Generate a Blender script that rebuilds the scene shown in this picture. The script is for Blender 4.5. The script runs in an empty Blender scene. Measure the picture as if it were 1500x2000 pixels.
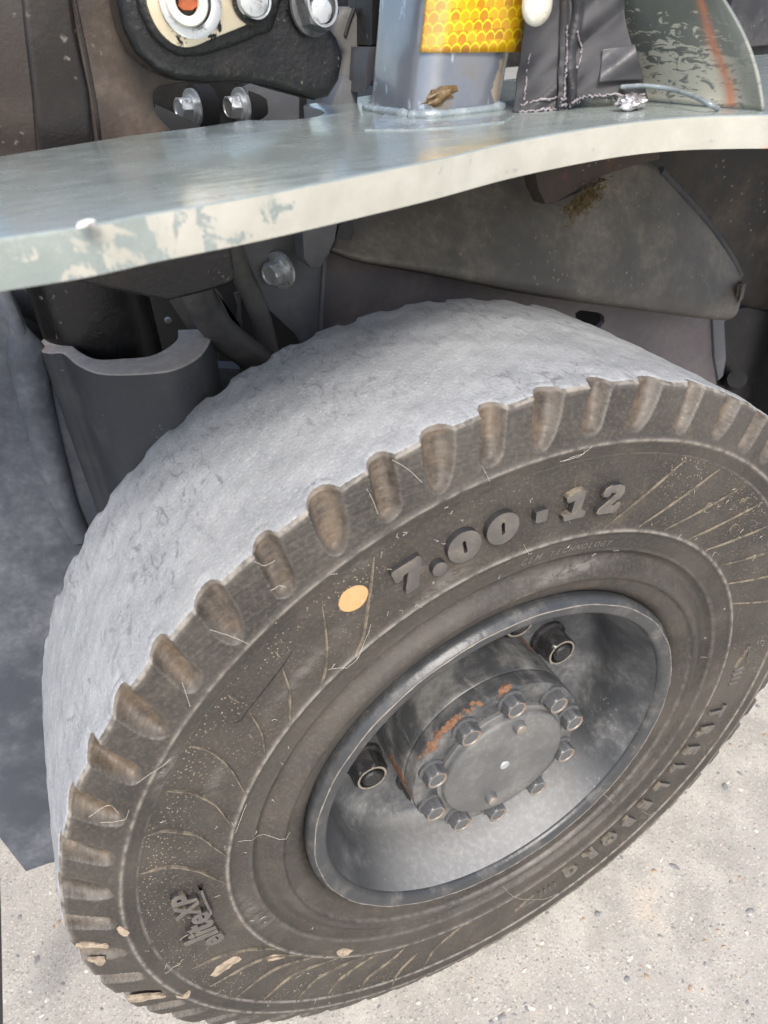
import bpy, bmesh, math, random
import numpy as np
from mathutils import Vector, Matrix
from mathutils.geometry import tessellate_polygon
random.seed(7); rng = np.random.default_rng(11)
SC = bpy.context.scene
COL = SC.collection
R0 = 0.325                                   # tyre radius; wheel axis at x=0, z=R0, along y; outboard is -y

# ------------------------------------------------------------------ camera, world, sun, exposure
CP = np.array([-0.20876963135041418, -0.2625473979807909, 0.8177660252799255])
CM = np.array([[0.9047614162806871, 0.281166686754915, -0.31992510665627494],
               [-0.4233462309573585, 0.5112312469555982, -0.7479442364711577],
               [-0.046741291637739935, 0.8121501747801867, 0.5815731641509503]])
CF = 1355.7163461069488                      # focal length in pixels of the 1500 x 2000 photograph
cam = bpy.data.cameras.new('camera'); camo = bpy.data.objects.new('camera', cam); COL.objects.link(camo)
mw = Matrix.Identity(4)
for i in range(3):
    for j in range(3): mw[i][j] = CM[i][j]
    mw[i][3] = CP[i]
camo.matrix_world = mw
cam.sensor_fit = 'VERTICAL'; cam.sensor_height = 24.0; cam.sensor_width = 18.0
cam.lens = 24.0 * CF / 2000.0
cam.clip_start = 0.02; cam.clip_end = 3000
cam.dof.use_dof = True; cam.dof.focus_distance = 0.50; cam.dof.aperture_fstop = 7.5
SC.camera = camo

SUN_EL, SUN_AZ = math.radians(47), math.radians(198)     # azimuth clockwise from +y: from the front, outboard side
w = bpy.data.worlds.new('World'); SC.world = w; w.use_nodes = True
nt = w.node_tree; bg = nt.nodes['Background']
sky = nt.nodes.new('ShaderNodeTexSky'); sky.sky_type = 'NISHITA'; sky.sun_disc = False
sky.sun_elevation = SUN_EL; sky.sun_rotation = SUN_AZ; sky.air_density = 1.0; sky.dust_density = 3.0; sky.ozone_density = 1.0
nt.links.new(sky.outputs[0], bg.inputs[0]); bg.inputs[1].default_value = 0.125
sl = bpy.data.lights.new('sun', 'SUN'); sl.energy = 2.1; sl.angle = math.radians(20); sl.color = (1.0, 0.955, 0.89)
so = bpy.data.objects.new('sun', sl); COL.objects.link(so)
sd = Vector((math.sin(SUN_AZ)*math.cos(SUN_EL), math.cos(SUN_AZ)*math.cos(SUN_EL), math.sin(SUN_EL)))
so.rotation_euler = sd.to_track_quat('Z', 'Y').to_euler(); so.location = (-3, -4, 6)
SC.view_settings.view_transform = 'Standard'; SC.view_settings.look = 'None'
SC.view_settings.exposure = 0.88; SC.view_settings.gamma = 1.0

# ------------------------------------------------------------------ measuring helpers (photo pixel -> point on a real plane)
def ray(u, v):
    d = CM @ np.array([(u-750)/CF, -(v-1000)/CF, -1.0]); return d/np.linalg.norm(d)
def aty(u, v, y):
    d = ray(u, v); return CP + d*(y-CP[1])/d[1]
def atz(u, v, z):
    d = ray(u, v); return CP + d*(z-CP[2])/d[2]
def athd(u, v, h):
    d = ray(u, v); return CP + d*h/math.hypot(d[0], d[1])
def polar(u, v, y=0.003):
    P = aty(u, v, y); return math.atan2(P[0], P[2]-R0), math.hypot(P[0], P[2]-R0)

# ------------------------------------------------------------------ materials
class G:
    def __init__(s, name):
        s.m = bpy.data.materials.new(name); s.m.use_nodes = True; s.t = s.m.node_tree
        s.b = s.t.nodes['Principled BSDF']; s.co = s.t.nodes.new('ShaderNodeTexCoord').outputs['Object']
    def n(s, typ, **kw):
        x = s.t.nodes.new(typ)
        for k, v in kw.items(): setattr(x, k, v)
        return x
    def put(s, sock, val):
        if hasattr(val, 'is_output') or isinstance(val, bpy.types.NodeSocket): s.t.links.new(val, sock)
        else: sock.default_value = val
    def mapped(s, scale=(1, 1, 1), rot=(0, 0, 0), co=None):
        mp = s.n('ShaderNodeMapping'); mp.inputs['Scale'].default_value = scale; mp.inputs['Rotation'].default_value = rot
        s.put(mp.inputs[0], co or s.co); return mp.outputs[0]
    def noise(s, sc, det=6, ro=.6, dist=0, co=None):
        x = s.n('ShaderNodeTexNoise'); s.put(x.inputs['Vector'], co or s.co)
        x.inputs['Scale'].default_value = sc; x.inputs['Detail'].default_value = det
        x.inputs['Roughness'].default_value = ro; x.inputs['Distortion'].default_value = dist
        return x.outputs[0]
    def vor(s, sc, feat='F1', co=None, out=0, rnd=1.0):
        x = s.n('ShaderNodeTexVoronoi', feature=feat); s.put(x.inputs['Vector'], co or s.co)
        x.inputs['Scale'].default_value = sc; x.inputs['Randomness'].default_value = rnd; return x.outputs[out]
    def ramp(s, f, lo, hi, a=0.0, b=1.0):
        x = s.n('ShaderNodeMapRange'); x.interpolation_type = 'SMOOTHSTEP'
        s.put(x.inputs[0], f); x.inputs[1].default_value = lo; x.inputs[2].default_value = hi
        x.inputs[3].default_value = a; x.inputs[4].default_value = b; return x.outputs[0]
    def math(s, op, a, b=0.0):
        x = s.n('ShaderNodeMath', operation=op); s.put(x.inputs[0], a); s.put(x.inputs[1], b); return x.outputs[0]
    def mix(s, f, a, b):
        x = s.n('ShaderNodeMix', data_type='RGBA'); s.put(x.inputs[0], f)
        s.put(x.inputs[6], a if not isinstance(a, tuple) else (*a, 1)); s.put(x.inputs[7], b if not isinstance(b, tuple) else (*b, 1))
        return x.outputs[2]
    def attr(s, name):
        x = s.n('ShaderNodeAttribute'); x.attribute_name = name; return x.outputs['Fac']
    def xyz(s):
        x = s.n('ShaderNodeSeparateXYZ'); s.put(x.inputs[0], s.co); return x.outputs
    def bump(s, h, strength, dist=0.001, prev=None):
        x = s.n('ShaderNodeBump'); x.inputs['Strength'].default_value = strength; x.inputs['Distance'].default_value = dist
        s.put(x.inputs['Height'], h)
        if prev is not None: s.put(x.inputs['Normal'], prev)
        return x.outputs[0]
    def done(s, col, rough=.6, metal=0.0, normal=None, spec=.5, coat=0.0, coat_r=.08):
        b = s.b
        s.put(b.inputs['Base Color'], (*col, 1) if isinstance(col, tuple) else col); s.put(b.inputs['Roughness'], rough); s.put(b.inputs['Metallic'], metal)
        b.inputs['Specular IOR Level'].default_value = spec
        b.inputs['Coat Weight'].default_value = coat; b.inputs['Coat Roughness'].default_value = coat_r
        if normal is not None: s.put(b.inputs['Normal'], normal)
        return s.m

def dusty(name, base, dust, dsc=18, lo=.42, hi=.72, rough=.55, metal=0.0, bsc=220, bst=.25, speck=None, spec=.5, up=0.0, coat=0.0):
    """painted or bare surface with drifting dust, pale specks and fine relief; up = how much dust settles on faces turned upward"""
    g = G(name)
    f = g.ramp(g.noise(dsc, 8, .65), lo, hi)
    f2 = g.ramp(g.noise(dsc*9, 6, .7), .35, .75)
    f = g.math('MULTIPLY', f, g.math('ADD', g.math('MULTIPLY', f2, .6), .4))
    if up:
        gn = g.n('ShaderNodeNewGeometry'); sx = g.n('ShaderNodeSeparateXYZ'); g.put(sx.inputs[0], gn.outputs['Normal'])
        f = g.math('MAXIMUM', f, g.math('MULTIPLY', g.ramp(sx.outputs[2], .45, .95), g.ramp(f2, 0, 1, up*.75, up)))
    c = g.mix(f, base, dust)
    if speck:
        wob = g.n('ShaderNodeVectorMath', operation='ADD'); nz = g.n('ShaderNodeTexNoise'); g.put(nz.inputs['Vector'], g.co); nz.inputs['Scale'].default_value = speck[1]*1.7
        vm = g.n('ShaderNodeVectorMath', operation='SCALE'); g.put(vm.inputs[0], nz.outputs['Color']); vm.inputs['Scale'].default_value = .9/speck[1]
        g.put(wob.inputs[0], g.co); g.put(wob.inputs[1], vm.outputs[0])
        sp = g.math('MULTIPLY', g.ramp(g.vor(speck[1], co=wob.outputs[0]), .04, .20, .55, 0), g.ramp(g.noise(speck[1]*.16, 2), .50, .62))
        c = g.mix(sp, c, speck[0])
    r = g.math('ADD', g.math('MULTIPLY', f, .3), rough)
    h = g.math('ADD', g.noise(bsc, 6, .6), g.math('MULTIPLY', g.noise(bsc*.15, 4), 2.0))
    return g.done(c, r, metal, g.bump(h, bst, .0012), spec, coat)

def m_tyre():
    g = G('worn_rubber')
    tread, scoop, tex = g.attr('tread'), g.attr('scoop'), g.attr('tex')
    big, mid, fine = g.noise(9, 6, .6), g.noise(55, 8, .65), g.noise(420, 6, .7)
    side = g.mix(g.ramp(big, .35, .68), (.028, .0245, .022), (.068, .059, .050))
    side = g.mix(g.ramp(g.noise(26, 8, .7), .52, .74, 0, .38), side, (.150, .118, .084))
    side = g.mix(g.ramp(mid, .40, .70, 0, .5), side, (.044, .041, .038))
    grain = g.ramp(fine, .45, .70)
    side = g.mix(g.math('MULTIPLY', grain, .26), side, (.175, .145, .11))
    specks = g.math('MULTIPLY', g.ramp(g.vor(430), .12, .26, 1, 0), g.math('MULTIPLY', tex, g.ramp(g.noise(30, 4), .38, .60, .05, .95)))
    side = g.mix(specks, side, (.40, .33, .23))
    sc = g.mix(g.ramp(mid, .35, .65), (.034, .026, .020), (.105, .074, .047))
    sc = g.mix(g.math('MULTIPLY', grain, .28), sc, (.185, .135, .088))
    side = g.mix(g.math('MULTIPLY', scoop, .9), side, sc)
    edge = g.attr('edge')
    side = g.mix(g.math('MULTIPLY', g.attr('scuff'), g.ramp(g.noise(150, 7, .75, .5, g.mapped((.5, 1, 1.2), (0, .5, 0))), .38, .62)), side, (.27, .25, .225))
    side = g.mix(g.math('MULTIPLY', edge, g.ramp(g.noise(120, 5), .32, .60, .15, .85)), side, (.31, .285, .25))
    tr = g.mix(g.ramp(g.noise(20, 8, .65), .30, .70), (.268, .280, .296), (.345, .357, .374))
    st = g.noise(150, 7, .7, 0, g.mapped((1, .22, 1)))
    tr = g.mix(g.ramp(st, .52, .70, 0, .5), tr, (.185, .196, .214))
    tr = g.mix(g.ramp(g.noise(520, 4, .65), .53, .68, 0, .55), tr, (.47, .485, .505))
    tr = g.mix(g.ramp(g.noise(700, 3, .6, 0, g.mapped((1, 1, 1.01))), .56, .70, 0, .5), tr, (.15, .158, .17))
    scf = g.math('MULTIPLY', g.ramp(g.noise(95, 8, .75, 1.5, g.mapped((1, .5, 1))), .53, .60), g.ramp(g.noise(13, 4), .44, .58))
    tr = g.mix(g.math('MULTIPLY', scf, .7), tr, (.15, .155, .165))
    tr = g.mix(g.ramp(g.noise(7, 5), .55, .75, 0, .4), tr, (.30, .285, .26))
    tf = g.ramp(g.math('ADD', tread, g.math('MULTIPLY', g.math('SUBTRACT', g.noise(160, 5), .5), .5)), .42, .58)
    c = g.mix(tf, side, tr)
    hh = g.math('ADD', g.math('MULTIPLY', g.noise(700, 5, .6), .5), g.math('MULTIPLY', g.math('MULTIPLY', g.noise(120, 6, .6), .9), g.math('SUBTRACT', 1.0, g.math('MULTIPLY', tf, .8))))
    hh = g.math('ADD', hh, g.math('MULTIPLY', specks, .8))
    hh = g.math('ADD', hh, g.math('MULTIPLY', tf, g.math('MULTIPLY', g.vor(420), .7)))
    return g.done(c, g.ramp(fine, .3, .7, .42, .70), 0, g.bump(hh, .50, .0007), .5)

def m_paint():
    """glossy grey step paint; cream and orange reflections are painted into the edge colour"""
    g = G('grey_step_paint')
    gn = g.n('ShaderNodeNewGeometry'); sx = g.n('ShaderNodeSeparateXYZ'); g.put(sx.inputs[0], gn.outputs['True Normal'])
    P = g.xyz()
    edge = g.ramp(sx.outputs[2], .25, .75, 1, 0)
    flank = g.ramp(P[0], -.205, -.07)                       # painted-in cream reflection is nearly unbroken towards the rear of the edge
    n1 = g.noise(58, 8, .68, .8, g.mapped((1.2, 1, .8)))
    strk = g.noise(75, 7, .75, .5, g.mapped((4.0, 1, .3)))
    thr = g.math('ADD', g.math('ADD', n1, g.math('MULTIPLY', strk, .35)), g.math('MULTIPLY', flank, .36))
    cream_refl = g.math('MULTIPLY', edge, g.ramp(thr, .745, .785))  # mask of the cream reflection painted on the edge
    breaks = g.ramp(g.noise(105, 5, .7), .64, .68)
    cream_refl = g.math('MULTIPLY', cream_refl, g.math('SUBTRACT', 1.0, g.math('MULTIPLY', breaks, .55)))
    grey = g.mix(g.ramp(g.noise(20, 5), .3, .7), (.262, .305, .292), (.325, .368, .352))
    grey = g.mix(g.ramp(g.noise(900, 3), .60, .72, 0, .5), grey, (.45, .48, .48))
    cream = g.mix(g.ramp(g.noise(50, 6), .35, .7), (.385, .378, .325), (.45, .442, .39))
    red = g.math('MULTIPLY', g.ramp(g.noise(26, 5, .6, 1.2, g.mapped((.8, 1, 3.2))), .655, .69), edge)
    c = g.mix(cream_refl, grey, cream); c = g.mix(red, c, (.62, .26, .16))
    h = g.math('ADD', g.noise(70, 3, .5, 0, g.mapped((.5, 1.6, 1))), g.math('MULTIPLY', g.noise(330, 3, .5), .25))
    return g.done(c, g.math('ADD', g.math('MULTIPLY', cream_refl, .25), g.ramp(g.noise(45, 6, .7), .3, .7, .15, .30)), g.math('MULTIPLY', g.math('SUBTRACT', 1.0, cream_refl), .30), g.bump(h, .30, .0018), .5, .35, .14)

def m_cowl():
    g = G('grey_cowl_paint'); P = g.xyz()
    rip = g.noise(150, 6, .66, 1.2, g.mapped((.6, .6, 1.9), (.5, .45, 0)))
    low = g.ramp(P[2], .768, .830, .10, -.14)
    cream_refl = g.math('MULTIPLY', g.ramp(g.math('ADD', rip, low), .505, .53), g.attr('coat'))  # cream ripple glare painted into the cowl colour
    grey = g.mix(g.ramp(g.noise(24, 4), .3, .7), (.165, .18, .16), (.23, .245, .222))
    c = g.mix(cream_refl, grey, (.62, .60, .50))
    c = g.mix(g.math('MULTIPLY', g.attr('refl_stripe'), g.ramp(g.noise(60, 5), .25, .5)), c, (.60, .25, .15))  # orange reflection put into the colour as a vertical band
    h = g.math('ADD', g.math('MULTIPLY', cream_refl, .5), g.noise(60, 4))
    return g.done(c, .30, .05, g.bump(h, .3, .0012), .5, .2, .08)

def m_pillar():
    g = G('blue_grey_pillar_paint'); a = g.attr('refl_stripe'); P = g.xyz()
    col = g.mix(g.ramp(g.noise(30, 5), .3, .7), (.19, .215, .265), (.27, .29, .33))
    col = g.mix(g.ramp(g.noise(42, 6, .6, 0, g.mapped((2.4, 1, .5))), .60, .64, 0, .7), col, (.52, .60, .70))  # pale blue streaks: sky reflection put into the colour
    wr = g.ramp(g.math('ADD', g.noise(75, 6, .65), g.math('MULTIPLY', a, .5)), .86, .95)
    col = g.mix(wr, col, (.56, .47, .38))  # cream reflection band painted on the front face
    rd = g.math('MULTIPLY', g.attr('red'), g.ramp(g.noise(70, 6), .3, .6, .2, .8))
    col = g.mix(rd, col, (.47, .27, .24))  # reddish reflection painted in beside the cream one
    stain = g.math('MULTIPLY', g.ramp(g.noise(60, 6, .6), .50, .58), g.attr('stain'))
    col = g.mix(stain, col, (.23, .17, .08))
    h = g.math('ADD', g.noise(90, 4), g.math('MULTIPLY', g.noise(400, 3), .3))
    return g.done(col, .22, .45, g.bump(h, .15, .001), .5, .5, .06)

def m_tape():
    g = G('yellow_reflective_tape'); uv = g.n('ShaderNodeTexCoord').outputs['UV']
    s = g.n('ShaderNodeSeparateXYZ'); g.put(s.inputs[0], uv)
    row = g.math('MULTIPLY', s.outputs[1], 1.0); fr = g.math('FLOOR', row)
    odd = g.math('MULTIPLY', g.math('FRACT', g.math('MULTIPLY', fr, .5)), 1.0)
    x = g.math('SUBTRACT', g.math('FRACT', g.math('ADD', s.outputs[0], odd)), .5)
    y = g.math('SUBTRACT', g.math('FRACT', row), .0)
    # scale-shaped cells: an arch over each cell
    arch = g.math('SQRT', g.math('MAXIMUM', g.math('SUBTRACT', .27, g.math('MULTIPLY', x, x)), 0.0))
    d = g.math('ABSOLUTE', g.math('SUBTRACT', g.math('MULTIPLY', y, .62), g.math('SUBTRACT', arch, .02)))
    line = g.ramp(d, .045, .085, 1, 0)
    side = g.ramp(g.math('ABSOLUTE', x), .43, .475, 0, 1)
    line = g.math('MAXIMUM', line, g.math('MULTIPLY', side, g.ramp(y, .55, .70, 1, 0)))
    cv = g.n('ShaderNodeCombineXYZ'); g.put(cv.inputs[0], g.math('FLOOR', g.math('ADD', s.outputs[0], odd))); g.put(cv.inputs[1], fr)
    wn = g.n('ShaderNodeTexWhiteNoise'); g.put(wn.inputs[0], cv.outputs[0])
    cell = g.mix(g.ramp(wn.outputs[0], .1, .9), (.46, .19, .003), (.70, .37, .010))
    cell = g.mix(g.ramp(g.noise(45, 4), .56, .66, 0, .6), cell, (.50, .24, .01))
    c = g.mix(line, cell, (.74, .60, .012))
    c = g.mix(g.math('MULTIPLY', g.ramp(g.attr('fold'), .4, .6), .5), c, (.55, .31, .09))
    return g.done(c, .3, 0, None, .5, .8, .12)

def m_ground():
    g = G('exposed_concrete')
    big, mid = g.noise(2.2, 6, .6), g.noise(16, 8, .65)
    c = g.mix(g.ramp(mid, .35, .68), (.365, .346, .312), (.515, .486, .436))
    c = g.mix(g.ramp(big, .45, .68, 0, .6), c, (.385, .362, .335))
    c = g.mix(g.ramp(g.noise(8, 5), .60, .74, 0, .45), c, (.56, .46, .35))
    v = g.n('ShaderNodeTexVoronoi'); g.put(v.inputs['Vector'], g.co); v.inputs['Scale'].default_value = 230
    sep = g.n('ShaderNodeSeparateColor'); g.put(sep.inputs[0], v.outputs['Color'])
    stone = g.math('MULTIPLY', g.ramp(v.outputs['Distance'], .26, .40, 1, 0), g.ramp(sep.outputs[0], .70, .74))
    sc = g.mix(g.ramp(sep.outputs[1], .35, .65), (.20, .195, .19), (.62, .55, .46))
    c = g.mix(g.math('MULTIPLY', stone, .5), c, sc)
    v2 = g.n('ShaderNodeTexVoronoi'); g.put(v2.inputs['Vector'], g.co); v2.inputs['Scale'].default_value = 620
    sep2 = g.n('ShaderNodeSeparateColor'); g.put(sep2.inputs[0], v2.outputs['Color'])
    s2 = g.ramp(sep2.outputs[0], .72, .8)
    c = g.mix(g.math('MULTIPLY', s2, .5), c, g.mix(sep2.outputs[1], (.17, .165, .16), (.72, .68, .60)))
    pit = g.ramp(g.noise(300, 7, .75), .58, .68)
    c = g.mix(g.math('MULTIPLY', pit, .8), c, (.15, .14, .13))
    h = g.math('ADD', g.math('MULTIPLY', g.noise(330, 6, .7), 1.0), g.math('MULTIPLY', stone, .5))
    h = g.math('SUBTRACT', h, g.math('MULTIPLY', pit, .8))
    return g.done(c, .9, 0, g.bump(h, .55, .0016), .3)

def m_hub():
    g = G('rusty_hub_paint')
    f = g.ramp(g.noise(26, 8, .7), .38, .70)
    c = g.mix(f, (.052, .055, .058), (.215, .210, .200))
    scr = g.noise(90, 7, .75, .4, g.mapped((1.2, .35, 1.2)))
    c = g.mix(g.ramp(scr, .55, .70, 0, .55), c, (.22, .215, .205))
    r = g.ramp(g.math('ADD', g.noise(115, 7, .7), g.math('MULTIPLY', g.attr('rust'), .50)), .80, .87)
    rc = g.mix(g.ramp(g.noise(190, 5), .3, .7), (.13, .064, .038), (.26, .130, .072))
    c = g.mix(r, c, rc)
    h = g.math('ADD', g.noise(160, 6), g.math('MULTIPLY', r, .9))
    return g.done(c, g.math('ADD', .36, g.math('MULTIPLY', g.math('ADD', r, f), .22)), .15, g.bump(h, .35, .001), .5)

def m_woven():
    g = G('black_woven_tape')
    P = g.n('ShaderNodeTexCoord').outputs['UV']
    a = g.n('ShaderNodeTexWave', wave_type='BANDS', bands_direction='DIAGONAL'); g.put(a.inputs[0], P); a.inputs['Scale'].default_value = 24
    a.inputs['Distortion'].default_value = 1.2
    b = g.n('ShaderNodeTexWave', wave_type='BANDS', bands_direction='Y'); g.put(b.inputs[0], P); b.inputs['Scale'].default_value = 28
    b.inputs['Distortion'].default_value = 1.0
    wv = g.math('MULTIPLY', a.outputs[1], b.outputs[1])
    f = g.ramp(g.noise(30, 6), .35, .7)
    c = g.mix(f, (.022, .022, .026), (.060, .060, .066)); c = g.mix(g.math('MULTIPLY', wv, .25), c, (.10, .10, .108))
    blot = g.ramp(g.noise(38, 5, .7, .8), .695, .71)
    c = g.mix(blot, c, (.42, .50, .55))
    return g.done(c, g.ramp(f, 0, 1, .30, .5), 0, g.bump(g.math('ADD', g.math('MULTIPLY', wv, .6), g.noise(90, 4)), .35, .001), .5)

def m_zinc(name, base, dirt, lo=.5, hi=.6, rough=.3, metal=.9, sc=90):
    g = G(name); f = g.ramp(g.noise(sc, 7, .7, .5), lo, hi)
    c = g.mix(f, base, dirt)
    return g.done(c, g.ramp(f, 0, 1, rough, .75), g.ramp(f, 0, 1, metal, 0.0), g.bump(g.math('ADD', g.noise(300, 4), f), .25, .0006), .5)

MT = dict(
    rubber=m_tyre(), paint=m_paint(), cowl=m_cowl(), pillar=m_pillar(), tape=m_tape(), ground=m_ground(), hub=m_hub(), woven=m_woven(),
    letter=dusty('raised_rubber_lettering', (.092, .086, .080), (.180, .158, .130), 60, .42, .70, .36, bst=.25, speck=((.36, .30, .21), 500)),
    shadedrubber=dusty('shaded_wall_rubber', (.026, .026, .027), (.070, .062, .054), 90, .50, .75, .5, bst=.25),  # shade of the outward letter walls, put into a darker rubber
    rib=dusty('dusty_rubber_rib', (.075, .064, .052), (.27, .225, .16), 110, .38, .60, .75, bst=.3),
    rim=dusty('black_rim_paint', (.050, .054, .060), (.33, .33, .325), 20, .36, .86, .36, .1, 160, .2, ((.40, .39, .37), 150), up=.90),
    rimedge=dusty('chipped_rim_edge', (.050, .053, .057), (.170, .163, .152), 34, .44, .72, .36, .15, 200, .3, ((.42, .24, .15), 120)),
    wornline=dusty('worn_rim_line', (.30, .27, .235), (.10, .10, .10), 70, .42, .62, .5, .3, 200, .3),
    cover=dusty('grey_cover_plate', (.105, .106, .106), (.21, .205, .195), 30, .38, .70, .48, .1, 160, .25, ((.4, .38, .34), 260)),
    boltgrey=m_zinc('dull_painted_bolt', (.120, .124, .130), (.045, .044, .043), .50, .66, .36, .35, 120),
    boltface=m_zinc('rusted_bolt_rim', (.26, .235, .20), (.25, .12, .065), .50, .66, .5, .35, 160),
    nut=m_zinc('dark_wheel_nut', (.055, .056, .058), (.020, .020, .021), .45, .62, .24, .6, 80),
    nutrim=m_zinc('bare_nut_rim', (.52, .48, .40), (.14, .12, .10), .50, .62, .35, .8, 120),
    steel=m_zinc('bright_steel', (.60, .62, .63), (.13, .125, .12), .52, .70, .38, .7, 150),
    zinc=m_zinc('yellow_zinc_plate', (.80, .70, .52), (.020, .019, .018), .54, .575, .30, .85, 60),
    grease=dusty('black_grease', (.008, .008, .008), (.04, .036, .032), 60, .5, .8, .45, bsc=320, bst=.9),
    cast=dusty('black_casting', (.008, .008, .009), (.060, .046, .036), 22, .50, .80, .26, bsc=260, bst=.6, speck=((.22, .19, .16), 200)),
    plate=dusty('dusty_mast_plate', (.036, .029, .026), (.165, .125, .098), 8, .36, .68, .26, .25, 420, .14, ((.30, .27, .24), 130)),
    platedark=dusty('dark_mast_plate', (.018, .016, .016), (.075, .060, .052), 9, .44, .78, .24, .25, 420, .14, ((.30, .27, .24), 130)),  # darker copy of the plate for its reflection band, also the seam
    rail=dusty('dark_rail', (.010, .010, .011), (.045, .040, .038), 14, .45, .75, .36, .2, 240, .3, ((.35, .33, .32), 110)),
    panel=dusty('blue_grey_panel', (.100, .106, .120), (.185, .185, .19), 12, .35, .68, .45, .1, 200, .15),
    dark=dusty('dark_dusty_plastic', (.033, .034, .039), (.115, .110, .108), 11, .36, .72, .5, 0, 170, .35, ((.30, .28, .25), 130), .4),
    mast=dusty('dusty_dark_mast', (.060, .069, .088), (.180, .194, .222), 14, .36, .68, .6, 0, 130, .4, None, .35, .95),
    saddle=dusty('dusty_saddle', (.036, .039, .046), (.58, .54, .50), 12, .46, 1.5, .6, 0, 130, .3, ((.24, .23, .22), 220), .35, 1.0),
    guard=dusty('muddy_mudguard', (.098, .092, .085), (.250, .225, .192), 16, .36, .66, .55, 0, 140, .35, ((.44, .38, .28), 150), .4, .5),
    chassis=dusty('pink_grey_chassis', (.105, .096, .102), (.215, .183, .180), 12, .34, .66, .5, .1, 200, .2),
    arch=dusty('muddy_wheel_arch', (.026, .023, .020), (.120, .094, .070), 16, .42, .70, .6, 0, 110, .7, ((.46, .38, .26), 95)),
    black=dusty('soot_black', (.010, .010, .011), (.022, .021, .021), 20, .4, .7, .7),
    rust=dusty('rusty_bracket', (.060, .048, .042), (.17, .075, .048), 60, .50, .70, .75, 0, 200, .7, ((.35, .3, .24), 170)),
    hose=dusty('dusty_hose', (.040, .041, .044), (.115, .112, .108), 30, .36, .7, .45, 0, 300, .2),
    palehose=dusty('pale_rubber', (.090, .089, .086), (.18, .174, .164), 20, .36, .7, .6, 0, 200, .15),
    seam=dusty('frayed_white_thread', (.20, .18, .20), (.40, .365, .365), 200, .4, .6, .8),
    patch=dusty('dark_grey_tape_patch', (.050, .050, .056), (.085, .085, .092), 60, .4, .7, .3, 0, 300, .15),
    peg=m_zinc('pale_bare_peg', (.80, .76, .66), (.40, .33, .24), .56, .74, .38, .3, 50),
    orange=dusty('orange_rubber_plug', (.42, .10, .035), (.30, .08, .03), 60, .4, .6, .5),
    dot=dusty('orange_paint_dot', (.56, .33, .155), (.48, .285, .13), 140, .45, .7, .7, 0, 400, .1),
    smear=dusty('dried_cream_mud', (.36, .29, .215), (.13, .105, .082), 160, .44, .60, .85, 0, 300, .4),
    mud=dusty('dried_brown_resin', (.10, .060, .022), (.19, .125, .055), 120, .4, .65, .35, 0, 260, .6),
    moss=dusty('dry_brown_moss', (.13, .095, .045), (.27, .20, .11), 200, .4, .65, .9),
    web=dusty('pale_cobweb', (.62, .58, .50), (.50, .46, .38), 200, .4, .6, .8),
    pebA=dusty('grey_pebble', (.21, .21, .215), (.33, .32, .31), 200, .4, .65, .75),
    pebB=dusty('pale_pebble', (.60, .57, .51), (.48, .44, .38), 200, .4, .65, .75),
    pebC=dusty('brown_pebble', (.36, .26, .18), (.46, .38, .30), 200, .4, .65, .75),
    flake=dusty('white_paint_flake', (.78, .76, .72), (.55, .5, .45), 200, .5, .7, .5),
    foil=m_zinc('crumpled_foil', (.75, .72, .74), (.10, .09, .09), .50, .60, .25, .9, 200),
    ribbed=dusty('pale_ribbed_step', (.33, .33, .31), (.46, .45, .42), 30, .4, .7, .55),
    weld=dusty('painted_weld', (.235, .275, .292), (.42, .47, .50), 80, .46, .70, .24, .2, 150, .5, coat=.5),
)

# ------------------------------------------------------------------ object helpers
def link(name, me, mat=None, parent=None, smooth=None):
    o = bpy.data.objects.new(name, me); COL.objects.link(o)
    if mat is not None and not me.materials: me.materials.append(MT[mat] if isinstance(mat, str) else mat)
    if parent is not None: o.parent = parent
    if smooth is not None: shade(me, smooth)
    return o
def shade(me, deg=35):
    me.polygons.foreach_set('use_smooth', [True]*len(me.polygons))
    me.set_sharp_from_angle(angle=math.radians(deg))
def tag(o, label, cat=None, group=None, kind=None):
    if label: o['label'] = label
    if cat: o['category'] = cat
    if group: o['group'] = group
    if kind: o['kind'] = kind
    return o
def from_bm(bm, name, mat, parent, smooth=35):
    bmesh.ops.recalc_face_normals(bm, faces=bm.faces)
    me = bpy.data.meshes.new(name); bm.to_mesh(me); bm.free(); return link(name, me, mat, parent, smooth)
def catmull(pts, n=8):
    P = [np.array(p, float) for p in pts]; out = []
    Q = [2*P[0]-P[1]] + P + [2*P[-1]-P[-2]]
    for i in range(1, len(Q)-2):
        for k in range(n):
            t = k/n; a, b, c, d = Q[i-1], Q[i], Q[i+1], Q[i+2]
            out.append(.5*((2*b)+(-a+c)*t+(2*a-5*b+4*c-d)*t*t+(-a+3*b-3*c+d)*t**3))
    out.append(P[-1]); return out
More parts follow.
